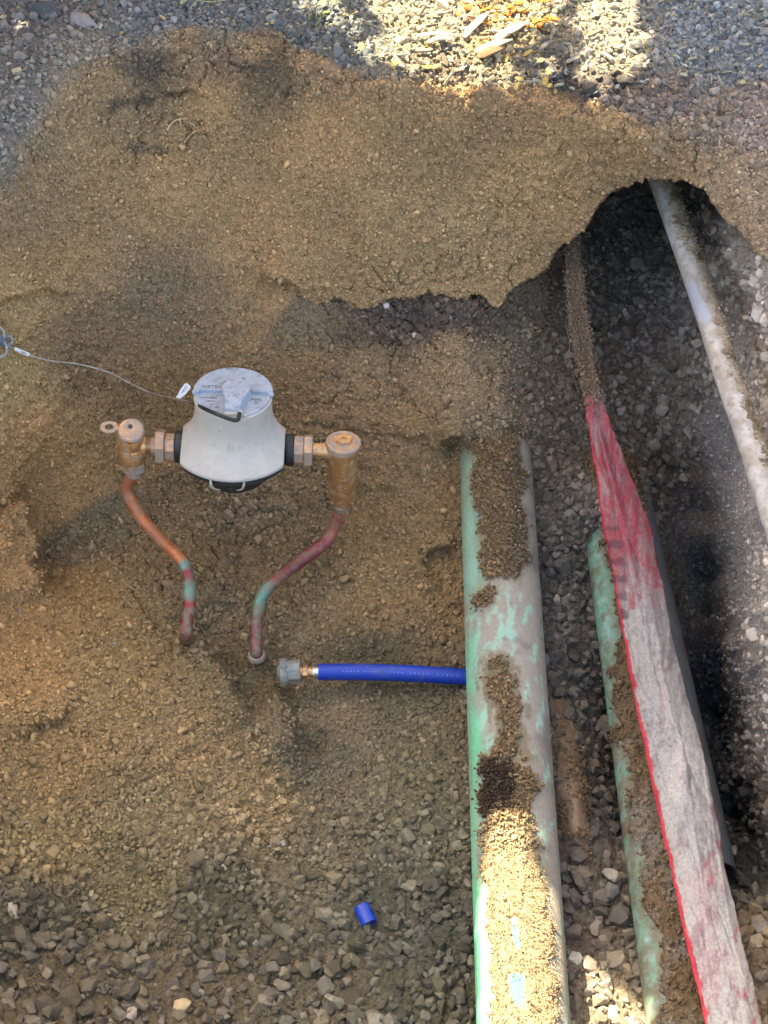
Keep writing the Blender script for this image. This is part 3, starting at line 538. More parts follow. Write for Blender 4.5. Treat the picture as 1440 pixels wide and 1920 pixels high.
def gcol(px, py, V):
    n = fbm(V*np.array([1, .35, 1]), 120, 3, 4); nf = fbm(V, 300, 9)
    st = vnoise(np.stack([px+py*.35, py*.25, 0*px], -1), 1/13., 4)
    c = np.broadcast_to(DUST, V.shape).copy(); c = mixc(c, L(128, 122, 112), sstep(0, .5, fbm(V, 30, 12)))
    cl = np.zeros(px.shape)+sstep(-28, 12, sdfs(CLEAN, px, py)+14*n)
    mid = sstep(.02, .32, n+.45*st-.0016*np.abs(px-905)+.15)*sstep(1080, 1130, py)*.75
    c = mixc(c, PALE, mid); c = mixc(c, L(120, 190, 160), cl*.55*(1-sstep(1150, 1260, py)*.2))
    c = mixc(c, GREEN, sstep(0, 14, sdfs(CLEAN[1:], px, py)+8*n)*.95); c = mixc(c, PALE*.95, sstep(0, 14, sdfs(CLEAN[:1], px, py)+9*n)*.75)
    th = sstep(-6, 10, sdfs(THIN, px, py)+34*n+12*nf); c = mixc(c, L(120, 104, 80), th*.85)
    dm = sdfs(D1, px, py); c = mixc(c, L(134, 118, 92), np.exp(-np.maximum(-dm, 0)/16)*sstep(-.35, .35, n+.5*nf)*.8)
    fl = sstep(.62, .8, fbm(V, 55, 33)+.2*nf)*(px > 960); c = mixc(c, GREEN*.85, fl*.8)
    for h in HOLES: c = mixc(c, L(84, 160, 130), sstep(-3, 3, sdf(h, px, py)+5*n))
    edge = sstep(1000, 1012, px-.083*(py-850)+6*n)*0
    return c
t = set_tags(bpy.data.objects.new('sewer_pipe', None), 'large pale green sewer pipe along the trench, dusty and half covered in soil', 'pipe'); COL.objects.link(t)
mb = MB(); wall(mb, GP, GRr, 120, gcol); mb.build('pipe_wall', M['dusty'], t)
def gmask(px, py, V):
    m = sdfs(D1, px, py)+16*fbm(V, 70, 22)+10*fbm(V, 250, 23)-2
    for h in HOLES: m = np.minimum(m, -sdf(h, px, py)+2+5*fbm(V, 120, 24))
    th = sdfs(THIN, px, py)+26*fbm(V, 75, 25)-18
    return np.where(V[..., 2] < -.535, -30, np.maximum(m, th))
def gsoil(px, py, V):
    c = np.broadcast_to(L(132, 112, 82), V.shape).copy(); c = mixc(c, L(112, 100, 80), sstep(930, 975, px+0*py)*(1-sstep(1100, 1200, py))*.8)
    c = mixc(c, L(60, 50, 42), sstep(-2, 14, sdf([(900, 1425), (930, 1415), (965, 1430), (975, 1500), (960, 1530), (925, 1540), (900, 1560), (895, 1500)], px, py)+12*fbm(V, 60, 4))*.9)
    c = mixc(c, L(160, 142, 108), sstep(1520, 1570, py)*.8)  # paler soil in the sun patch, sunlight painted into the colour
    return c
crust('soil_crust', 'dry soil lying along the top of the large green pipe', GP, GRr, gmask, gsoil, 420, 120, .0075, 26000, 3.8, lambda a, b: np.where(b > 1590, .5, 1))

# --- the second green pipe, half buried
P2 = straight(U(1136, 880, -.57), U(1322, 2190, -.565), 320); R2 = .05
G2 = [[(1088, 1010), (1112, 985), (1126, 1010), (1136, 1050), (1146, 1100), (1152, 1150), (1158, 1200), (1144, 1245), (1120, 1240), (1100, 1190), (1090, 1100)], [(1118, 1240), (1140, 1240), (1150, 1300), (1150, 1372), (1136, 1366), (1126, 1300)],
      [(1130, 1400), (1160, 1398), (1180, 1430), (1176, 1500), (1172, 1560), (1190, 1600), (1186, 1650), (1160, 1620), (1142, 1560), (1140, 1480)], [(1160, 1620), (1186, 1640), (1200, 1690), (1216, 1740), (1232, 1800), (1236, 1870), (1214, 1900), (1200, 1880), (1186, 1780), (1170, 1700)]]
def p2col(px, py, V):
    n = fbm(V, 80, 61, 4); c = np.broadcast_to(L(120, 170, 146), V.shape).copy(); c = mixc(c, L(150, 186, 178), sstep(0, .35, n)); c = mixc(c, L(124, 116, 96), sstep(-.25, .25, fbm(V, 70, 62, 4)+.0003*(py-1300))*.85); c = mixc(c, L(150, 178, 168), sstep(.2, .5, fbm(V, 90, 66, 3))*.6); c = mixc(c, L(114, 102, 82), np.exp(-np.maximum(sdfs(G2, px, py), 0)/7)*.6)
    return c
t = set_tags(bpy.data.objects.new('buried_pipe', None), 'second green pipe, half buried in soil between the big green pipe and the red tape', 'pipe'); COL.objects.link(t)
mb = MB(); wall(mb, P2, R2, 80, p2col); mb.build('pipe_wall', M['dusty'], t)
def p2mask(px, py, V): return np.where(V[..., 2] < -.575, -30, -sdfs(G2, px, py)-3+18*fbm(V, 60, 71)+7*fbm(V, 220, 72)-6*(py > 1560)*(1+np.sin(py/23.)))
def p2soil(px, py, V): return mixc(np.broadcast_to(L(118, 100, 76), V.shape).copy(), L(134, 126, 112), sstep(-.1, .5, fbm(V, 25, 5)))
crust('soil_crust', 'brown soil covering the second green pipe beside the red tape', P2, R2, p2mask, p2soil, 320, 80, .007, 9000, 4.6)

# --- the grey conduit deep in the trench
P3 = straight(U(1138, 800, -.66), U(1318, 1645, -.66), 120); R3 = .05
t = set_tags(bpy.data.objects.new('conduit', None), 'dark grey smooth conduit deep in the trench, behind the red tape', 'conduit'); COL.objects.link(t)
def c3(px, py, V): return mixc(np.broadcast_to(L(116, 122, 126), V.shape).copy(), L(112, 104, 92), sstep(.05, .5, fbm(V*np.array([1, .4, 1]), 40, 6))*.7)
mb = MB(); wall(mb, P3, R3, 64, c3); mb.build('pipe_wall', M['pvc'], t)

# --- the brown stub
P4 = catmull([U(1046, 1330, -.61), U(1060, 1440, -.592), U(1072, 1540, -.590), U(1090, 1640, -.612)], 30); R4 = .0235
t = set_tags(bpy.data.objects.new('pipe_stub', None), 'short brown mud coated pipe stub beside the right edge of the big green pipe', 'pipe'); COL.objects.link(t)
def c4(px, py, V): return mixc(np.broadcast_to(L(120, 100, 80), V.shape).copy(), L(150, 128, 108), sstep(0, .4, fbm(V*np.array([1, .4, 1]), 90, 7)))
mb = MB(); wall(mb, P4, R4, 40, c4); mb.build('pipe_wall', M['dusty'], t)
crust('soil_crust', 'brown soil caked on the short pipe stub beside the big green pipe', P4, R4, lambda px, py, V: 22*fbm(V, 50, 91)+10*fbm(V, 160, 92)+2-6*(px-1035-.25*(py-1330) > 34), lambda px, py, V: np.broadcast_to(L(124, 104, 80), V.shape).copy(), len(P4), 40, .003, 2600, 3)

# --- the white pipe leaving the hollow
P5 = catmull([U(1219, 290, -.235), U(1239, 340, -.24), U(1268, 420, -.243), U(1300, 510, -.245), U(1334, 610, -.245), U(1362, 700, -.245), U(1398, 800, -.243), U(1434, 910, -.24), U(1476, 1040, -.235), U(1540, 1240, -.225), U(1648, 1560, -.225), U(1760, 1880, -.225)], 34); R5 = .0198
t = set_tags(bpy.data.objects.new('white_pipe', None), 'slim white pipe caked in pale mud, running from the dark hollow down the right side', 'pipe'); COL.objects.link(t)
CL5 = [[(1285, 540), (1298, 520), (1310, 545), (1325, 575), (1336, 592), (1324, 612), (1308, 600), (1290, 566)]]
def c5(px, py, V):
    n = fbm(V, 70, 8, 4); c = np.broadcast_to(L(192, 188, 180), V.shape).copy(); c = mixc(c, L(150, 138, 118), sstep(-.3, .25, n)*.6); c = mixc(c, L(112, 102, 86), sstep(.2, .6, fbm(V, 200, 77))*.6)
    c = mixc(c, L(178, 184, 192), sstep(-2, 5, sdfs(CL5, px, py)+5*n)); return c
mb = MB(); wall(mb, P5, R5, 48, c5); mb.build('pipe_wall', M['pvc'], t)
def m5(px, py, V):
    cl = np.interp(py, [340, 420, 510, 610, 700, 800, 910, 1040], [1239, 1268, 1300, 1334, 1362, 1398, 1434, 1476])
    m = (px-cl)*.9-2+16*fbm(V, 60, 81)+10*fbm(V, 180, 82)+8*(py < 470)
    m = np.minimum(m, -sdfs(CL5, px, py)-1); return np.where(V[..., 2] < -.262, -30, m)
def s5(px, py, V): return mixc(np.broadcast_to(L(186, 172, 146), V.shape).copy(), L(140, 124, 98), sstep(0, .4, fbm(V, 35, 9)))
crust('soil_crust', 'pale mud crust stuck along the slim white pipe', P5, R5, m5, s5, len(P5), 48, .0015, 4500, 2.0)

# ------------------------------------------------------------------ the red tape
TE = np.array([(440, 1060, 1084, -.300), (520, 1061, 1094, -.315), (600, 1066, 1106, -.335), (680, 1080, 1112, -.36), (740, 1096, 1126, -.375), (800, 1103, 1148, -.385), (900, 1118, 1186, -.40), (1000, 1135, 1221, -.41), (1100, 1152, 1241, -.415), (1200, 1170, 1260, -.42), (1300, 1188, 1287, -.42),
               (1400, 1210, 1315, -.42), (1500, 1228, 1338, -.42), (1600, 1252, 1353, -.415), (1700, 1272, 1376, -.41), (1800, 1296, 1401, -.405), (1900, 1318, 1424, -.40), (2000, 1342, 1450, -.39), (2180, 1385, 1498, -.37)], float)
tn, tm = 620, 60
ty = np.linspace(440, 2180, tn); tl = np.interp(ty, TE[:, 0], TE[:, 1]); tr = np.interp(ty, TE[:, 0], TE[:, 2]); tz = np.interp(ty, TE[:, 0], TE[:, 3])
for _ in range(3):
    for a in (tl, tr, tz): a[8:-8] = np.convolve(a, np.ones(17)/17, 'valid')
tl += 2.2*vnoise(np.stack([ty, 0*ty, 0*ty], -1), 1/45., 3)+1*vnoise(np.stack([ty, 0*ty, 0*ty], -1), 1/12., 4); tr += 2.5*vnoise(np.stack([ty, 0*ty, 0*ty], -1), 1/50., 5)+1.2*vnoise(np.stack([ty, 0*ty, 0*ty], -1), 1/14., 6)
uu = np.linspace(0, 1, tm); TX = tl[:, None]+(tr-tl)[:, None]*uu[None]; TY = np.repeat(ty[:, None], tm, 1)
wd = (tr-tl)[:, None]/130
q = np.stack([uu[None]*6+ty[:, None]/900, ty[:, None]/420+0*uu[None], 0*TX], -1)
q2 = np.stack([(TX-tl[:, None])/44+TY/260, TY/150, 0*TX], -1)
fold = .013*vnoise(q2, .5, 41)*wd+.0045*vnoise(q2, 1.3, 42)*wd+.0012*vnoise(np.stack([TX/10+TY/160, TY/60, 0*TX], -1), 1, 43)+.0010*vnoise(np.stack([TX/5, TY/12, 0*TX], -1), 1, 44)
fold += .0035*(1-np.abs(vnoise(np.stack([(TX-tl[:, None])/26+TY/400, TY/300, 0*TX], -1), 1, 49)))**9-.003*(1-np.abs(vnoise(np.stack([(TX-tl[:, None])/18-TY/300, TY/200, 0*TX], -1), 1, 48)))**12
fold += .010*np.exp(-((uu[None]-.42)/.1)**2)*sstep(760, 850, TY)*(1-sstep(1050, 1350, TY))
# lie over the far side of the second pipe: arch across the width
fold -= .018*(2*uu[None]-1)**2*sstep(760, 1000, TY)
TV = U(TX, TY, tz[:, None]+fold)
n = fbm(np.stack([TX, TY*.45, 0*TX], -1), 1/14., 51, 4); nb = fbm(np.stack([TX, TY*.5, 0*TX], -1), 1/60., 52, 3); nf = fbm(np.stack([TX, TY*.6, 0*TX], -1), 1/5., 53, 3)
DU = L(158, 154, 147); RED = L(176, 40, 54); PINK = L(196, 120, 122)
c = np.broadcast_to(DU, TV.shape).copy(); c = mixc(c, L(122, 116, 114), sstep(-.1, .45, n+.6*nf)*.75); c = mixc(c, L(186, 176, 168), sstep(0.1, .5, -nb)*.5)
c = mixc(c, L(150, 104, 104), np.interp(TY, [740, 760, 1000, 1150], [1, 1, .8, 0])*.8); redz = np.interp(ty, [440, 720, 745, 860, 950, 1050, 1150, 2180], [0, 0, 1, .85, .6, .22, .0, .0])[:, None]
c = mixc(c, PINK*.8, sstep(.2, .6, nb+.5*n+.3*nf+.1*sstep(1350, 1600, TY))*.22)
rk = .8*sstep(.9, -.5, n*1.3+nf*.9+.5*vnoise(np.stack([TX/6, TY/60, 0*TX], -1), 1, 58)-.95*redz+.5)*(redz > .01); c = mixc(c, L(150, 52, 64), rk); c = mixc(c, L(128, 104, 104), (rk > .1)*sstep(.1, .5, vnoise(np.stack([TX/7, TY/90, 0*TX], -1), 1, 59)+.5*nf)*.6)
re = sstep(.0, .05, (.075+.05*n+.02*nb+.02*nf+.02*(TY > 1200))-uu[None]); c = mixc(c, RED, re*(TY > 745)*.92)
re = sstep(.0, .03, (.02+.06*n)-(1-uu[None])); c = mixc(c, RED*.7, re*(TY > 1450)*.8)
c = mixc(c, RED*1.05, sstep(.42, .55, n+.5*nf)*sstep(1500, 1700, TY)*sstep(.5, .9, uu[None]+0*TY)*.9)
pr = sstep(-3, 6, sdf([(1132, 985), (1160, 985), (1176, 1060), (1180, 1140), (1186, 1170), (1165, 1180), (1150, 1110)], TX, TY))*sstep(-.1, .25, np.sin(TY/5.2)+1.2*nf+.3*n); c = mixc(c, L(62, 40, 58), pr*.55)
gy_ = sstep(.2, .35, nf-.1)*sstep(.05, .3, np.abs(uu[None]-.62)*-1+.25)*.45; c = mixc(c, L(104, 98, 108), gy_)
mud = 1-sstep(728, 765, TY+10*n+6*nf); c = mixc(c, L(112, 96, 76), mud*.95)
me = big_mesh('warning_tape', TV.reshape(-1, 3), np.array(grid_faces(tn, tm)), c.reshape(-1, 3))
o = set_tags(link('warning_tape', me, M['tape']), 'wide red warning tape caked in grey dust, draped down the trench', 'tape'); s_ = o.modifiers.new('thickness', 'SOLIDIFY'); s_.thickness = .0012
# soil stuck on its muddy upper end
kk = rng.integers(0, tn*tm, 60000); yy = TY.ravel()[kk]; ok_ = (rng.random(len(kk)) < np.interp(yy, [440, 700, 760, 800], [.16, .14, .05, 0])); kk = kk[ok_]
Q = TV.reshape(-1, 3)[kk]+np.stack([rng.normal(0, .004, len(kk)), rng.normal(0, .004, len(kk)), rng.uniform(0, .004, len(kk))], -1)
g = scatter_mesh('soil_grains', Q, np.clip(4*np.exp(rng.normal(0, .4, len(kk))), 2, 12)*.001, np.tile(L(126, 108, 84), (len(kk), 1))*np.exp(rng.normal(0, .2, len(kk)))[:, None], T_SMALL, True, M['crumb']); set_tags(g, 'brown soil crumbs caked on the upper end of the red tape', 'soil', kind='stuff')

# ------------------------------------------------------------------ the water meter and its setter, local frame: X along the line, Y away, Z up, leaning back
TILT = R(8); MC = UY(440, 840, 1.63)
ML = Matrix.Translation(Vector(MC.tolist()))@Matrix.Rotation(R(2.4), 4, 'Y')@Matrix.Rotation(-TILT, 4, 'X')
def w2l(P): return np.array(ML.inverted()@Vector(P.tolist()))
def l2w(p): return np.array(ML@Vector(p))
def sub(name, label=None, cat=None, loc=None):
    e = bpy.data.objects.new(name, None); COL.objects.link(e); set_tags(e, label, cat); return e
mt = sub('water_meter', 'white water meter with grey dirty lid, held between two brass fittings', 'water meter')
def clipx(mb, lo, hi): 
    V = mb.v[-1]; V[:, 0] = np.clip(V[:, 0], lo, hi)
# shroud
mb = MB(); pr = [(.1045, .0578), (.1025, .0596), (.092, .0592), (.08, .0592), (.07, .0600), (.06, .0622), (.05, .0665), (.042, .0725), (.034, .081), (.027, .091), (.022, .0985), (.019, .1005), (.016, .1005)]
pr2 = [(h, r) for h, r in [tuple(p) for p in catmull([(a, b, 0) for a, b in pr], 4)[:, :2]]]
lathe(mb, pr2+[(.016, .097)], (0, 0, 0), (0, 0, 1), 128); clipx(mb, -.079, .079)
V_ = mb.v[-1]; rr_ = np.hypot(V_[:, 0], V_[:, 1]); V_[:, 1] = np.where(V_[:, 1] > 0, V_[:, 1]*np.interp(V_[:, 2], [.016, .06, .1], [.25, .8, 1]), V_[:, 1])
mb.build('shroud', M['shroud'], mt, M=ML, auto=28)
# drip lines and slots on the shroud
mb = MB()
for dx in (-.004, .002):
    pts = [(dx, -np.interp(z, [.04, .05, .06, .07, .08], [.0737, .068, .0622, .0592, .0582]), z) for z in np.linspace(.085, .05, 10)]; tube(mb, pts, .0005, 6)
mb.build('seam', M['shroud'], mt, M=ML)
# lid: front half, rear half lying slightly higher with its lip
sh = sub('lid'); sh.parent = mt
mb = MB(); lathe(mb, [(.1035, .0565), (.107, .0565), (.1078, .055), (.1078, .053), (.1055, .052), (.1055, .001)], (0, 0, 0), (0, 0, 1), 96)
mb.build('front_half', M['lid'], sh, M=ML, auto=25)
mb = MB(); seg = 72; V = []
for h, r in ((.1050, .0592), (.1100, .0602), (.1112, .0592), (.1112, .001)):
    for k in range(seg+1):
        a = math.pi*k/seg; V.append((r*math.cos(a), .002+r*math.sin(a)*.98, h))
Fs = grid_faces(4, seg+1)
Fs += [(0, seg+1, 2*(seg+1), 3*(seg+1), 3*(seg+1)+seg, 2*(seg+1)+seg, (seg+1)+seg, seg)]
mb.add(V, Fs); mb.add([(-.0600, .004, .1062), (-.0618, -.001, .1062), (-.060, -.006, .1062), (-.050, .001, .1062), (-.0600, .004, .1106), (-.0618, -.001, .1106), (-.060, -.006, .1098), (-.050, .001, .1106)], [(0, 1, 2, 3), (4, 5, 6, 7), (0, 1, 5, 4), (1, 2, 6, 5), (2, 3, 7, 6), (3, 0, 4, 7)])
mb.add([(.0600, .004, .1062), (.0618, -.002, .1062), (.060, -.006, .1062), (.050, .001, .1062), (.0600, .004, .1106), (.0618, -.002, .1100), (.060, -.006, .1094), (.050, .001, .1106)], [(0, 1, 2, 3), (4, 5, 6, 7), (0, 1, 5, 4), (1, 2, 6, 5), (2, 3, 7, 6), (3, 0, 4, 7)])
mb.build('rear_half', M['lid'], sh, M=ML, auto=25, bevel=.0006)
# raised register boss: a disc running forward into a throat
mb = MB(); outl = []
for k in range(25): a = R(-20)+R(220)*k/24; outl.append((.005+.0212*math.cos(a), -.001+.0212*math.sin(a)))
outl += [(-.010, -.030), (-.0095, -.052), (.0145, -.052), (.0165, -.030)]
no = len(outl); cxm = np.mean(outl, 0); V = []
for h, s in ((.103, 1.10), (.1195, 1.0), (.1208, .95), (.1208, .01)):
    for x, y in outl: V.append((cxm[0]+(x-cxm[0])*s, cxm[1]+(y-cxm[1])*s, h))
mb.add(V, grid_faces(4, no, True)); mb.build('register_boss', M['lid'], mt, M=ML, auto=28, bevel=.0005)
mb = MB(); lathe(mb, [(0, .0035), (.016, .0035), (.018, .002)], (.0145, -.054, .1), (0, 0, 1), 16); lathe(mb, [(0, .003), (.010, .003)], (.021, -.053, .1), (0, 0, 1), 12)
mb.add([(-.0095, -.0545, .09), (.0125, -.0545, .09), (.0125, -.050, .09), (-.0095, -.050, .09), (-.0095, -.0575, .113), (.0125, -.0575, .113), (.0125, -.050, .116), (-.0095, -.050, .116)], [(0, 1, 2, 3), (4, 5, 6, 7), (0, 1, 5, 4), (1, 2, 6, 5), (2, 3, 7, 6), (3, 0, 4, 7)])
mb.build('clasp', M['shroud'], mt, M=ML, bevel=.0005)
# dark housing below the shroud
mb = MB(); lathe(mb, [(.0155, .094), (.004, .095), (-.004, .088), (-.014, .078), (-.022, .062), (-.035, .055), (-.05, .05)], (0, 0, 0), (0, 0, 1), 96); clipx(mb, -.0785, .0785); mb.v[-1][:, 1] = np.where(mb.v[-1][:, 1] > 0, mb.v[-1][:, 1]*.25, mb.v[-1][:, 1])
lathe(mb, [(-.083, .021), (.083, .021)], (0, 0, 0), (1, 0, 0), 40); mb.build('housing', M['black'], mt, M=ML, auto=28)
for sx in (-1, 1):
    mb = MB(); x0 = -.0925 if sx < 0 else .0785; lathe(mb, [(0, .023), (.003, .0255), (.011, .0262), (.014, .025)], (x0, 0, -.0005), (1, 0, 0), 48); mb.build('collar', M['black'], mt, M=ML, auto=28, bevel=.0005)
for x in (-.030, .021):   # pale wire straps under the shroud
    mb = MB(); s = 1 if x < 0 else -1; tube(mb, catmull([(x, -.092, .017), (x+.001*s, -.0965, .006), (x+.005*s, -.093, -.004), (x+.012*s, -.084, -.014)], 8), .0019, 10, flat=.6); mb.build('strap', M['shroud'], mt, M=ML)
def text(body, size, Mw, mat_, parent, name='lettering', depth=.0003, align='CENTER'):
    cu = bpy.data.curves.new(name, 'FONT'); cu.body = body; cu.size = size; cu.extrude = depth; cu.align_x = align; cu.align_y = 'CENTER'; cu.resolution_u = 2
    o = bpy.data.objects.new(name, cu); COL.objects.link(o); bpy.context.view_layer.update()
    me = bpy.data.meshes.new_from_object(o); bpy.data.objects.remove(o); me.transform(Mw)
    return link(name, me, mat_, parent)
for b, s, x, y, z in (('PEBL', .0095, .037, -.012, .1057), ('1971', .006, .037, -.020, .1057), ('CHAMBER', .0055, -.036, -.010, .1057), ('NSF 61', .005, -.033, -.018, .1057), ('METERS', .010, -.030, .0095, .1114), ('OPEN LID', .0045, -.005, .056, .1114)):
    text(b, s, ML@Matrix.Translation((x, y, z)), M['ink'], mt)
# grime patches on the lid and boss
gr = rng.random; mb = MB()
for x, y, z, r in [(-.012, .022, .1113, .006), (-.004, .021, .1113, .0045), (-.018, .018, .1113, .003), (.014, .033, .1113, .003), (.010, .022, .1113, .002), (.004, -.022, .1210, .0028), (.0, -.016, .1210, .0015), (.008, -.026, .1210, .0018), (-.004, -.024, .1210, .0015), (.017, -.012, .1210, .0015), (.039, -.03, .1057, .0016), (-.022, -.032, .1057, .004), (-.03, -.026, .1057, .003)]:
    k = 14; V = [(x, y, z)]+[(x+r*(.7+.6*gr())*math.cos(6.283*i/k), y+.8*r*(.6+.6*gr())*math.sin(6.283*i/k), z) for i in range(k)]; V2 = [(a, b, c_+.0002) for a, b, c_ in V]
    mb = MB(); mb.add(V2, [(0, 1+i, 1+(i+1) % k) for i in range(k)]); mb.build('grime', M['grime'], mt, M=ML)

def hexp(mb, p0, d, r, h, C=(1, 1, 1), n=6, ph=R(30)): lathe(mb, [(0, r*.96), (.001, r), (h-.001, r), (h, r*.96)], p0, d, n, C, phase=ph)
# --- left angle valve
av = sub('angle_valve', 'brass angle valve with winged cap, on the left of the meter', 'valve')
ax0 = -.161
mb = MB(); lathe(mb, [(-.030, .0185), (-.028, .0205), (-.002, .0215), (.0, .0205), (.002, .0215), (.018, .0215), (.024, .019), (.03, .016)], (ax0, 0, 0), (0, 0, 1), 40)
for xx in (-.0135, .0005): lathe(mb, [(0, .0008), (.026, .0008)], (ax0+xx, -math.sqrt(.0217**2-xx**2), -.012), (0, 0, 1), 8)
lathe(mb, [(0, .0145), (.016, .0145)], (ax0+.016, 0, 0), (1, 0, 0), 32); mb.build('body', M['brass'], av, M=ML)
mb = MB(); cd = (-.0, -.42, .9); lathe(mb, [(-.012, .013), (-.001, .0185), (.001, .0205), (.008, .0205), (.0105, .0185), (.0106, .012), (.0102, .001)], (ax0+.003, -.006, .030), cd, 36); mb.build('cap', M['brass_dusty'], av, M=ML, auto=25)
mb = MB(); lathe(mb, [(0, .0036), (.0025, .0034), (.0028, .002)], np.array((ax0+.002, -.006, .030))+np.array(cd)/np.linalg.norm(cd)*.0095+np.array((0, .005, .002)), cd, 16); mb.build('screw', M['black'], av, M=ML)
V = []; k = 20   # wing with its eye
mb = MB(); wc = np.array((ax0-.031, -.002, .036)); x_, y_, d_ = np.array((1, 0, 0.)), np.array((0, .85, .45)), np.array((0, -.45, .85))
for h in (-.0022, .0022):
    for r in (.0125, .0058):
        for i in range(k): a = 6.2832*i/k; V.append(wc+d_*h+x_*r*math.cos(a)*1.15+y_*r*math.sin(a)*.85)
f = []
for i in range(k):
    j = (i+1) % k; f += [(i, j, k+j, k+i), (2*k+i, 2*k+j, 3*k+j, 3*k+i), (i, j, 2*k+j, 2*k+i), (k+i, k+j, 3*k+j, 3*k+i)]
mb.add(V, f); tube(mb, [wc+x_*.009, wc+x_*.02], .0065, 14, flat=.6); mb.build('wing', M['brass_dusty'], av, M=ML, bevel=.0006)
mb = MB(); lathe(mb, [(0, .0145), (.017, .0145)], (-.1375, 0, 0), (1, 0, 0), 32); mb.build('neck', M['brass_dusty'], av, M=ML)
mb = MB(); hexp(mb, (-.1225, 0, 0), (1, 0, 0), .0275, .0145); hexp(mb, (-.108, 0, -.002), (1, 0, 0), .0225, .0155, n=8, ph=R(22.5)); mb.build('coupling_nut', M['brass_dusty'], av, M=ML, auto=20, bevel=.0005)
mb = MB(); hexp(mb, (ax0+.002, 0, -.049), (0, 0, 1), .0195, .018); lathe(mb, [(-.060, .0135), (-.049, .0145)], (ax0+.002, 0, 0), (0, 0, 1), 32); mb.build('pipe_nut', M['brass_dusty'], av, M=ML, auto=20, bevel=.0005)
# --- right check valve
cv = sub('check_valve', 'tall brass check valve with round cap, on the right of the meter', 'valve')
bx = .1695
mb = MB(); hexp(mb, (.0925, 0, .000), (1, 0, 0), .0225, .0155, n=8, ph=R(22.5)); hexp(mb, (.108, 0, .0), (1, 0, 0), .0262, .0135); mb.build('coupling_nut', M['brass_dusty'], cv, M=ML, auto=20, bevel=.0005)
mb = MB(); lathe(mb, [(0, .0125), (.005, .0115), (.034, .0145)], (.122, 0, .0), (1, 0, 0), 32); mb.build('neck', M['brass'], cv, M=ML)
mb = MB(); lathe(mb, [(-.110, .0140), (-.104, .0150), (-.098, .0160), (-.094, .0208), (-.088, .0222), (-.03, .0226), (.0, .0226), (.008, .0232)], (bx, 0, 0), (0, 0, 1), 48)
mb.build('body', M['brass'], cv, M=ML, auto=30)
for b, z in (('L', -.012), ('O', -.022), ('S', -.032), ('3/4', -.045), ('NL', -.056), ('S', -.067)):
    text(b, .013 if len(b) == 1 else .010, ML@Matrix.Translation((bx, -.0225, z))@Matrix.Rotation(R(90), 4, 'X'), M['brass'], cv, 'embossed_letter', .0008)
mb = MB(); lathe(mb, [(.0065, .0262), (.008, .0275), (.0175, .0278), (.0195, .0262), (.0196, .0225), (.0185, .0215), (.0185, .001)], (bx, 0, 0), (0, 0, 1), 48); cp_ = mb.build('cap', M['brass_dusty'], cv, M=ML, auto=25)
mb = MB(); V = []; k = 6
for h, ro in ((.0183, .0132), (.0232, .0125), (.0232, .0062), (.0200, .0055)):
    for i in range(24):
        a = 6.2832*i/24+R(20); q6 = math.cos(R(30))/math.cos(((a-R(20)) % R(60))-R(30)); q4 = math.cos(R(45))/math.cos(((a-R(20)) % R(90))-R(45))
        rr = ro*(q6 if ro > .01 else q4); V.append((bx+rr*math.cos(a), rr*math.sin(a)+.002, h))
mb.add(V, grid_faces(4, 24, True)+[tuple(72+i for i in range(24))]); mb.build('plug', M['brass'], cp_, M=ML, auto=20)
mb = MB(); lathe(mb, [(-.124, .0128), (-.121, .0145), (-.113, .0150), (-.110, .0140)], (bx-.0015, 0, 0), (0, 0, 1), 32); mb.build('ring', M['steel'], cv, M=ML)
# --- copper risers
def riser(name, label, top, pts, cols):
    m = sub(name, label, 'pipe'); ys = np.linspace(0, 1, len(pts)); y0 = top[1]
    s = np.cumsum([0]+[math.hypot(pts[i+1][0]-pts[i][0], pts[i+1][1]-pts[i][1]) for i in range(len(pts)-1)]); s = s/s[-1]
    P = [top]+[UY(a, b, y0+(1.405-y0)*(t**1.15)) for (a, b), t in zip(pts, s)]
    P += [P[-1]+np.array((0, .01, -.03)), P[-1]+np.array((0, .02, -.07))]; C3 = catmull(P, 22); px, py = PJ(C3); py = py+7*vnoise(C3, 90, 4); cc = np.array([[np.interp(y, [q[0] for q in cols], [srgb(*q[1])[k] for q in cols]) for k in range(3)] for y in py])
    mb = MB(); V = tube(mb, C3, .0104, 28, cc); c = mb.c[-1]; n = fbm(V, 110, 3, 4); n2 = fbm(V, 60, 5, 3)
    hv = fbm(V, 70, 13, 3)[:, None]; c[:] = c*(1+.35*hv); w = sstep(.05, .4, n)*(PJ(V)[1] > 1050)*.6; c[:] = mixc(c, L(104, 150, 124), w*(n2 > -.1)); c[:] = mixc(c, L(116, 94, 70), sstep(.1, .45, n2)*.6*(PJ(V)[1] > 1010))
    mb.build('tubing', M['copper'], m); return m, C3
CUP, TEAL, MAR, BRN = (186, 116, 74), (118, 150, 130), (136, 58, 60), (118, 82, 70)
m1, c_ = riser('copper_pipe', 'bent copper pipe below the left brass valve, green and red near the soil', l2w((ax0+.002, 0, -.056)), [(239, 912), (246, 940), (268, 975), (302, 1013), (337, 1047), (353, 1080), (355, 1130), (350, 1168), (348, 1190)],
               [(880, CUP), (1050, CUP), (1056, TEAL), (1064, TEAL), (1072, MAR), (1088, MAR), (1098, TEAL), (1120, TEAL), (1132, (150, 52, 50)), (1160, (132, 62, 56)), (1200, BRN)])
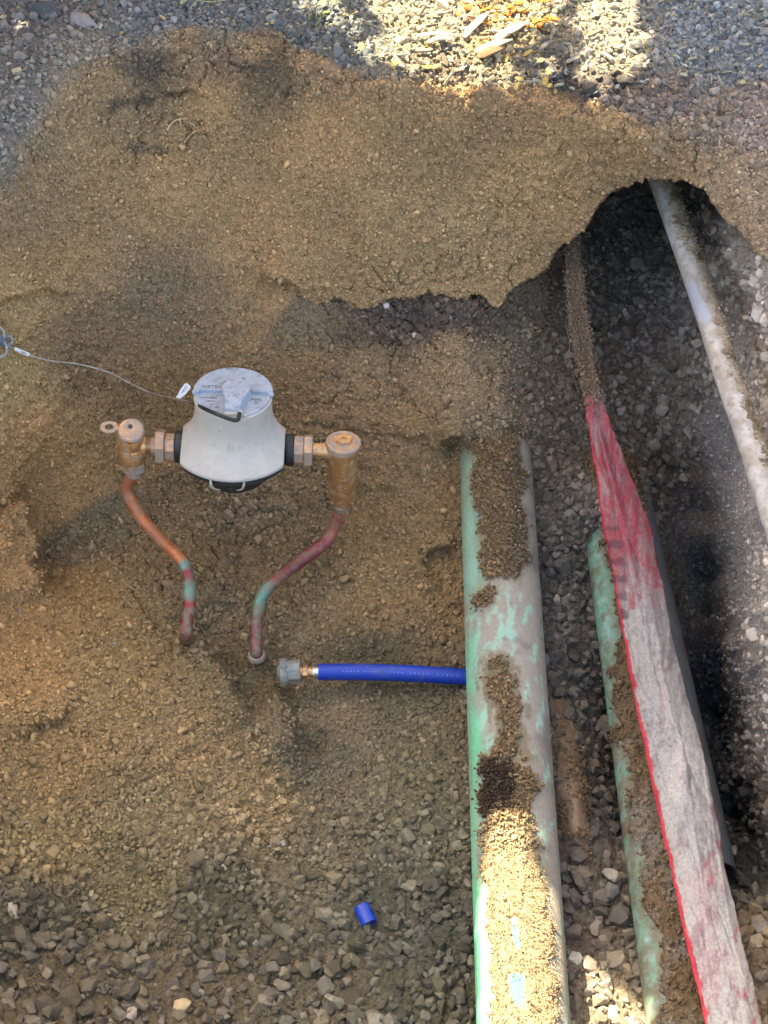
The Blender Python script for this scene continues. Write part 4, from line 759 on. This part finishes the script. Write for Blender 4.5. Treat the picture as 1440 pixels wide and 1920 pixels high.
m2, c_ = riser('copper_pipe', 'bent copper pipe below the tall right check valve, stained pink and green', l2w((bx-.0015, 0, -.12)), [(628, 985), (614, 1012), (586, 1036), (548, 1064), (512, 1092), (492, 1116), (483, 1150), (480, 1195), (481, 1226)],
               [(950, (186, 128, 104)), (1005, (180, 110, 92)), (1020, (150, 76, 80)), (1050, (138, 70, 70)), (1070, (128, 72, 66)), (1092, (150, 66, 54)), (1100, TEAL), (1138, (100, 150, 124)), (1150, (120, 96, 88)), (1180, (120, 74, 72)), (1230, (128, 84, 76))])
mb = MB(); e = UY(481, 1228, 1.405); lathe(mb, [(-.004, .0125), (0, .0145), (.006, .0140), (.007, .011)], e, (0, .05, -1), 28); mb.build('end_ring', mat('ring', attr=False, base=(.4, .35, .26), rough=.8, dust=(.27, .2, .13), dscale=120, dlo=.4, dhi=.6), m2)

# ------------------------------------------------------------------ meter wire, its tag and the splice at the left
wp = [(-12, 634, .012), (12, 646, .02), (30, 655, .02), (62, 668, .022), (95, 677, .025), (150, 684, .03), (200, 697, .04), (236, 714, .045), (270, 731, .05), (300, 741, .06)]
Wp = [surfc(a, b, o_) for a, b, o_ in wp]
endp = l2w((.003, -.0585, .108)); y0 = Wp[-1][1]
tail = [(335, 748, 1.665), (366, 758, 1.628), (392, 770, 1.590), (420, 782, 1.574)]; endp = UY(444, 788, 1.572)
Wp += [UY(a, b, t) for a, b, t in tail]+[endp, endp+np.array((.003, .016, -.002))]
C3 = catmull(Wp, 14); px, py = PJ(C3); rr = np.interp(px, [0, 320, 362, 376, 440], [.0014, .0014, .0016, .0028, .0032]); cc = np.array([L(168, 160, 140)*(1-w)+L(34, 38, 34)*w for w in sstep(325, 368, px)]); cc *= (1+.4*vnoise(C3, 120, 2))[:, None]
wr = sub('meter_wire', 'thin wire hanging from the left wall of the pit to the meter lid', 'wire')
mb = MB(); tube(mb, C3, rr, 10, cc); mb.build('cable', M['wire'], wr)
mb = MB(); tube(mb, catmull([surfc(a, b, .022) for a, b in ((31, 655), (44, 661), (58, 667))], 6), [.001]+[.0032]*11+[.001], 10, (.8, .78, .6)); mb.build('sleeve', M['white'], wr)
tg = sub('wire_tag', 'small white printed tag tied on the wire left of the meter', 'tag')
A, B = UY(333, 747, 1.70), UY(353, 722, 1.715); d = (B-A); Ln = np.linalg.norm(d); d /= Ln; vw = np.array((0, .72, -.69)); s = np.cross(d, vw); s /= np.linalg.norm(s); nn = np.cross(s, d)
if nn[1] > 0: nn = -nn; s = -s
TM = Matrix(((d[0], s[0], nn[0], A[0]), (d[1], s[1], nn[1], A[1]), (d[2], s[2], nn[2], A[2]), (0, 0, 0, 1)))
if TM.to_3x3().determinant() < 0: TM = Matrix(((d[0], -s[0], nn[0], A[0]), (d[1], -s[1], nn[1], A[1]), (d[2], -s[2], nn[2], A[2]), (0, 0, 0, 1)))
ou = [(-.001, -.0035), (.008, -.0042), (.013, -.0058), (Ln-.001, -.0058), (Ln+.001, -.004), (Ln+.001, .004), (Ln-.001, .0055), (.012, .0052), (.007, .0036), (-.001, .003)]
V = [(x, y, z) for z in (-.0005, .0005) for x, y in ou]; k = len(ou); mb = MB(); mb.add(V, [tuple(range(k)), tuple(range(k, 2*k))]+[(i, (i+1) % k, k+(i+1) % k, k+i) for i in range(k)]); mb.build('label', M['white'], tg, M=TM, smooth=False)
text('8.07', .006, TM@Matrix.Translation((Ln*.72, 0, .0007)), M['ink'], tg, 'print', .0001); text('W.', .005, TM@Matrix.Translation((Ln*.48, 0, .0007)), M['ink'], tg, 'print', .0001)
sp_ = sub('wire_splice', 'clear gel wire splice on the left wall where the wire begins', 'connector')
Pc, Nc = surf(3, 634, .02)
mb = MB(); tube(mb, catmull([surfc(-30, 632, .02), surfc(-12, 633, .024), surfc(2, 638, .024), surfc(11, 644, .02)], 10), .0075, 18); mb.build('core', mat('splice_core', attr=False, base=(.17, .19, .24), rough=.35), sp_)
for cxp, cyp, r in ((-2, 628, .011), (-2, 654, .013), (20, 640, .007)):
    C0 = surfc(cxp, cyp, .018); x_, y_, _ = frame(np.array((0, -.72, .69))); mb = MB(); pts = [C0+x_*r*math.cos(a)+y_*r*math.sin(a) for a in np.linspace(0, 6.283, 30)]; tube(mb, pts, .0022, 10); mb.build('clear_tube', M['clear'], sp_)

# ------------------------------------------------------------------ blue hose with its end fitting
hs = sub('blue_hose', 'bright blue hose with metal end fitting, coming from under the big green pipe', 'hose')
hz = -.588; H = catmull([U(597, 1260, hz), U(660, 1260, hz), U(720, 1261, hz), U(790, 1264, hz), U(870, 1269, hz-.004), U(930, 1273, hz-.012), U(1010, 1276, hz-.02)], 16)
mb = MB(); tube(mb, H, .0132, 36); mb.build('sleeve', M['blue'], hs)
hd = H[1]-H[0]; hd /= np.linalg.norm(hd); h0 = H[0]
mb = MB(); lathe(mb, [(-.010, .0085), (-.009, .0105), (-.005, .0098), (-.003, .0110), (.002, .0112)], h0, hd, 28); mb.build('ferrule', M['steel'], hs)
mb = MB(); hexp(mb, h0-hd*.0245, hd, .0120, .0075); lathe(mb, [(0, .0075), (.008, .0075)], h0-hd*.0175, hd, 24); lathe(mb, [(0, .0095), (.004, .0095)], h0-hd*.029, hd, 24); mb.build('brass_nut', M['brass'], hs, auto=20)
mb = MB(); hd2 = hd+np.array((0, .06, .02)); hexp(mb, h0-hd*.049, hd2, .0185, .021, n=8); lathe(mb, [(-.012, .013), (-.011, .020), (-.004, .0225), (.0, .020), (.002, .017)], h0-hd*.049, hd2, 24); lathe(mb, [(-.016, .008), (-.010, .014)], h0-hd*.049, hd2, 20)
for a_ in (100, 250, 330):
    x_, y_, _ = frame(hd2); p = h0-hd*.053+(x_*math.cos(R(a_))+y_*math.sin(R(a_)))*.019; lathe(mb, [(-.004, .004), (0, .0065), (.004, .004)], p, hd2, 10)
mb.build('cap_fitting', M['zinc'], hs, auto=30, bevel=.0012)
mb = MB()
for k in range(46):
    if k % 6 == 5: continue
    i = 12+k*1.75; p = H[int(i)]+(H[min(int(i)+1, len(H)-1)]-H[int(i)])*(i % 1); nv_ = np.array((0, -.5, .87)); nv_ /= np.linalg.norm(nv_); s_ = np.cross(hd, nv_)
    h_ = .0011*(.6+.6*random.random()); w_ = .0012; b0 = p+nv_*.01325; mb.add([b0-hd*w_-s_*h_, b0+hd*w_-s_*h_, b0+hd*w_+s_*h_, b0-hd*w_+s_*h_], [(0, 1, 2, 3)])
mb.build('print', mat('hose_print', attr=False, base=(.10, .18, .55), rough=.6, bump=0), hs, smooth=False)

# small offcut of the hose
P0, Nn0 = surf(684, 1704, .012); P1, _ = surf(700, 1744, .0105)
d = P1-P0; d /= np.linalg.norm(d); L0 = .028
mb = MB(); lathe(mb, [(0, .0082), (0, .0118), (L0, .0118), (L0, .0082), (0.001, .0082)], P0, d, 36, caps=False)
set_tags(mb.build('hose_offcut', M['blue'], None, auto=30), 'short bright blue hose offcut lying on the gravel floor', 'hose offcut')

# ------------------------------------------------------------------ roots
def root(label, pts, r, c, branches=(), off=.002):
    mb = MB()
    P = catmull([surfc(a, b, off+.002*random.random()) for a, b in pts], 6); tube(mb, P, np.linspace(r, r*.5, len(P)), 7, c)
    for br in branches: Q = catmull([surfc(a, b, off) for a, b in br], 5); tube(mb, Q, np.linspace(r*.6, r*.25, len(Q)), 6, c)
    return set_tags(mb.build('root', M['wire'], None), label, 'root')
root('pale thin root with side branches sticking out of the upper sand wall', [(312, 243), (320, 232), (330, 225), (342, 222), (352, 220)], .0014, L(205, 180, 140), [[(335, 224), (340, 230), (336, 236)], [(355, 228), (364, 232), (368, 240), (375, 236)]], .006)
root('second pale root on the upper sand wall, just below the branching one', [(345, 268), (354, 256), (365, 247), (371, 243)], .0010, L(205, 180, 140), (), .006)
root('yellow crooked root between the red tape and the dark crevice', [(1203, 930), (1212, 938), (1217, 950), (1224, 966), (1230, 978), (1240, 988), (1246, 994)], .0016, L(178, 150, 100), (), .012)
root('thin fine root hanging along the left edge of the muddy tape', [(1059, 480), (1062, 560), (1060, 610), (1066, 640), (1070, 680), (1085, 740)], .0009, L(140, 130, 110), (), .03)

# ------------------------------------------------------------------ litter on the upper ground
def scatter_leaves(n, cond, name, label, lo, hi, asp, cols, thick=.0006, bend=.2, cat='leaves'):
    Vs, Fs, Cs, b = [], [], [], 0
    k = 0
    while k < n:
        x, y = rng.uniform(-60, 1480), rng.uniform(-60, 300)
        if not cond(x, y): continue
        Pq, Nq = surf(x, y, .004); k += 1
        ln = rng.uniform(lo, hi)*.001; wdt = ln*rng.uniform(*asp); a = rng.uniform(0, 6.28) if rng.random() < .75 else rng.normal(.35, .5)
        dx = np.array((math.cos(a), math.sin(a), rng.normal(0, .15))); dx -= Nq*(dx@Nq); dx /= np.linalg.norm(dx); dy = np.cross(Nq, dx); tl_ = rng.normal(0, .25); dy = dy*math.cos(tl_)+Nq*math.sin(tl_)
        s = np.linspace(-1, 1, 9); prof_ = (1-np.abs(s)**(2.2 if asp[1] > .3 else 6))**.7
        row = []
        up_ = np.cross(dx, dy)
        for i in range(9):
            for j in (-1, 0, 1): row.append(Pq+dx*s[i]*ln/2+dy*j*prof_[i]*wdt/2*(1+.15*rng.normal())+up_*(bend*ln*(.3*(1-s[i]**2))+abs(j)*bend*wdt*.25+.001))
        row = np.array(row); top = row+up_*thick*2; bot = row-up_*thick
        Vs += [top, bot]; f = grid_faces(9, 3); Fs.append(np.array(f)+b); Fs.append(np.array(f)[:, ::-1]+b+27)
        rim = [0, 3, 6, 9, 12, 15, 18, 21, 24, 25, 26, 23, 20, 17, 14, 11, 8, 5, 2, 1]
        Fs.append(np.array([(rim[i], rim[(i+1) % 20], rim[(i+1) % 20]+27, rim[i]+27) for i in range(20)])+b); b += 54
        c = np.array(srgb(*cols[rng.integers(len(cols))]))*rng.uniform(.75, 1.15); Cs.append(np.tile(c, (54, 1)))
    return set_tags(link(name, big_mesh(name, np.vstack(Vs), np.vstack(Fs), np.vstack(Cs), False), M['litter']), label, cat, kind='stuff')
rimy = lambda x: np.interp(x, [-60, 0, 150, 320, 500, 640, 720, 900, 1080, 1200, 1300, 1480], [260, 220, 110, 50, 62, 115, 148, 160, 185, 190, 180, 170])
scatter_leaves(430, lambda x, y: y < rimy(x)-6 and (x > 330 or rng.random() < .3), 'leaves', 'small dry oval leaves strewn over the upper ground', 6, 14, (.35, .55), [(150, 156, 140), (172, 172, 150), (130, 130, 104), (178, 160, 110), (120, 130, 118)])
scatter_leaves(130, lambda x, y: y < 60 and 840 < x < 1040, 'leaves', 'orange brown fallen leaves in the sunny patch at the top', 8, 20, (.35, .6), [(170, 112, 50), (186, 126, 58), (150, 100, 48)])
scatter_leaves(26, lambda x, y: y < rimy(x)-3 and 640 < x < 1060 and y > 60, 'leaves', 'yellow fallen leaves near the far rim', 10, 20, (.35, .6), [(176, 160, 96), (170, 148, 88)])
scatter_leaves(230, lambda x, y: y < rimy(x)-8 and x > 600, 'wood_chips', 'thin straw and bark chips strewn over the upper ground', 8, 34, (.08, .2), [(160, 150, 124), (132, 122, 100), (176, 166, 140), (110, 100, 84)], .0012, .05, 'wood chips')
def chip(label, a, b, w, h, c):
    A = surf(*a, .010)[0]; B = surf(*b, .014)[0]; P = catmull([A, (A*2+B)/3+np.array((0, 0, .003)), (A+B*2)/3+np.array((0, .002, .001)), B], 5)
    mb = MB(); V = tube(mb, P, np.interp(np.linspace(0, 1, len(P)), [0, .12, .6, 1], [w*.4, w*.9, w, w*.3]), 9, c, flat=h); mb.v[-1] = V+.0018*np.stack([fbm(V, 90, 3), fbm(V, 90, 4), fbm(V, 90, 5)], -1); mb.c[-1] = mb.c[-1]*(1+.35*fbm(V*np.array([3, 1, 3]), 120, 6))[:, None]
    return set_tags(mb.build('wood_chip', M['litter'], None, auto=50), label, 'wood chip')
for lb, a, b, w, h in (('long pale wood chip, steepest of those in the sunny patch', (878, 74), (922, 34), .0075, .5), ('broad pale wood chip in the sun below the steepest one', (930, 88), (988, 54), .0085, .45), ('longest pale wood chip, lying right at the shade edge', (895, 106), (958, 88), .0075, .5),
                     ('brown bark piece under the longest pale wood chip', (896, 118), (944, 104), .010, .35), ('thin pale wood chip lying flat at the left of the sunny patch', (785, 76), (860, 84), .005, .5), ('short pale wood chip in the middle of the sunny patch', (800, 90), (846, 86), .006, .5),
                     ('grey splinter in the shade between the two sunny patches', (1012, 106), (1040, 92), .005, .5)):
    chip(lb, a, b, w, h, L(122, 92, 66) if 'brown' in lb else L(104, 100, 94) if 'grey' in lb else L(186, 172, 140))
# green sprigs
def sprig(label, pts, leaves, c):
    mb = MB(); P = catmull([surf(a, b, .008)[0] for a, b in pts], 6); tube(mb, P, .0012, 6, c); 
    for (a, b, ang, ln) in leaves:
        Pq, Nq = surf(a, b, .014); dx = np.array((math.cos(ang), math.sin(ang), .1)); dy = np.cross(Nq, dx); s = np.linspace(-1, 1, 9); V = []
        for i in range(9):
            for j in (-1, 0, 1): V.append(Pq+dx*s[i]*ln/2+dy*j*(1-s[i]**2)**.7*ln*.22+Nq*(.003*(1-s[i]**2)+abs(j)*.0015))
        V = np.array(V); mb.add(np.vstack([V, V-Nq*.0006]), grid_faces(9, 3)+[tuple(np.array(f)[::-1]+27) for f in grid_faces(9, 3)], c*rng.uniform(.85, 1.2))
    return set_tags(mb.build('sprig', M['litter'], None), label, 'sprig')
sprig('green leafy sprig lying on the ground left of the sunny patch', [(590, 58), (600, 40), (612, 24), (618, 10)], [(605, 22, .6, .022), (618, 18, 2.2, .018), (596, 44, 1.2, .018), (625, 34, .2, .02)], L(128, 138, 84))
sprig('pale green leaf on a long dry stalk near the top left', [(350, 16), (372, 10), (400, 6), (425, 10)], [(342, 12, 1.0, .022), (350, 6, .2, .018)], L(150, 158, 120))

# ------------------------------------------------------------------ stones that stand out
def rock(label, px, py, s, c, el=(1, .8, .65), seed=1, yaw=0, sink=.2):
    r = np.random.default_rng(seed); Pq, Nq = surf(px, py, 0)
    bm = bmesh.new(); p = r.normal(size=(26, 3)); p /= np.linalg.norm(p, axis=1)[:, None]; p = np.sign(p)*np.abs(p)**.7; p *= np.array(el)*r.uniform(.9, 1.05, (26, 1))
    for v in p: bm.verts.new(v)
    bmesh.ops.convex_hull(bm, input=list(bm.verts))
    for v in [v for v in bm.verts if not v.link_faces]: bm.verts.remove(v)
    bmesh.ops.bevel(bm, geom=list(bm.edges), offset=.08, segments=2, affect='EDGES', clamp_overlap=True); bm.verts.index_update()
    V = np.array([v.co[:] for v in bm.verts]); Fc = [tuple(v.index for v in f.verts) for f in bm.faces]; bm.free()
    V = V*s*.5; V += .03*s*np.stack([vnoise(V, 3/s, 1), vnoise(V, 3/s, 2), vnoise(V, 3/s, 3)], -1)
    ca, sa = math.cos(yaw), math.sin(yaw); V = np.stack([V[:, 0]*ca-V[:, 1]*sa, V[:, 0]*sa+V[:, 1]*ca, V[:, 2]], -1)
    if abs(Nq[2]) < .85:
        x_, y_, d_ = frame(Nq); V = V[:, :1]*x_+V[:, 1:2]*y_+V[:, 2:]*d_
    mb = MB(); mb.add(V+Pq+Nq*s*.5*el[2]*(1-2*sink), Fc, L(*c)); return set_tags(mb.build('stone', M['stone'], None, auto=40), label, 'stone')
rock('long grey cobble lying near the top left corner', 155, 42, .052, (150, 144, 140), (1, .5, .42), 3, -.5)
rock('dark slate coloured rock at the top left, just left of the grey cobble', 88, 22, .058, (84, 92, 92), (1, .6, .4), 4, -.3)
rock('rounded white stone beside the sunny patch at the foot of the big green pipe', 1081, 1796, .024, (196, 186, 168), (1, .9, .8), 5, 1)
rock('grey upright stone between the two green pipes', 1138, 1668, .027, (122, 120, 112), (.8, 1, .8), 6, 2)
rock('flat brown stone just below the end of the brown pipe stub', 1098, 1636, .028, (120, 110, 92), (1, .8, .5), 7, .3)
rock('beige stone on the gravel floor near the bottom left', 343, 1888, .027, (176, 156, 118), (1, .75, .6), 8, .2)
rock('pale pink flat stone on the floor near the left edge', 22, 1704, .024, (172, 158, 136), (1, .7, .4), 9, -.2)
rock('pale round stone right of the tape near the right edge', 1432, 1746, .026, (170, 166, 156), (1, .8, .7), 10, -.5)
rock('small white pebble in the dark crack below the sand wall', 724, 572, .011, (206, 200, 190), (1, .9, .8), 11)
rock('whitish pebble, lowest in the dark crack below the sand wall', 779, 631, .013, (196, 184, 168), (1, .9, .8), 12)
rock('pale pebble, rightmost in the dark crack below the sand wall', 842, 598, .011, (190, 184, 172), (1, .8, .7), 13)
rock('pale tan stone leaning on the rim below the right sunny patch', 1166, 146, .02, (176, 156, 124), (1, .8, .8), 14)
rock('yellowish angular stone at the left edge above the sand wall', 33, 133, .017, (186, 176, 140), (1, .8, .6), 15, .5)
rock('tall tan stone beside the tape near the bottom edge', 1180, 1822, .024, (150, 132, 108), (.7, 1, .8), 16, .2)
rock('pale angular stone touching the left edge of the tape', 1284, 1842, .024, (160, 150, 134), (1, .8, .7), 17, .9)
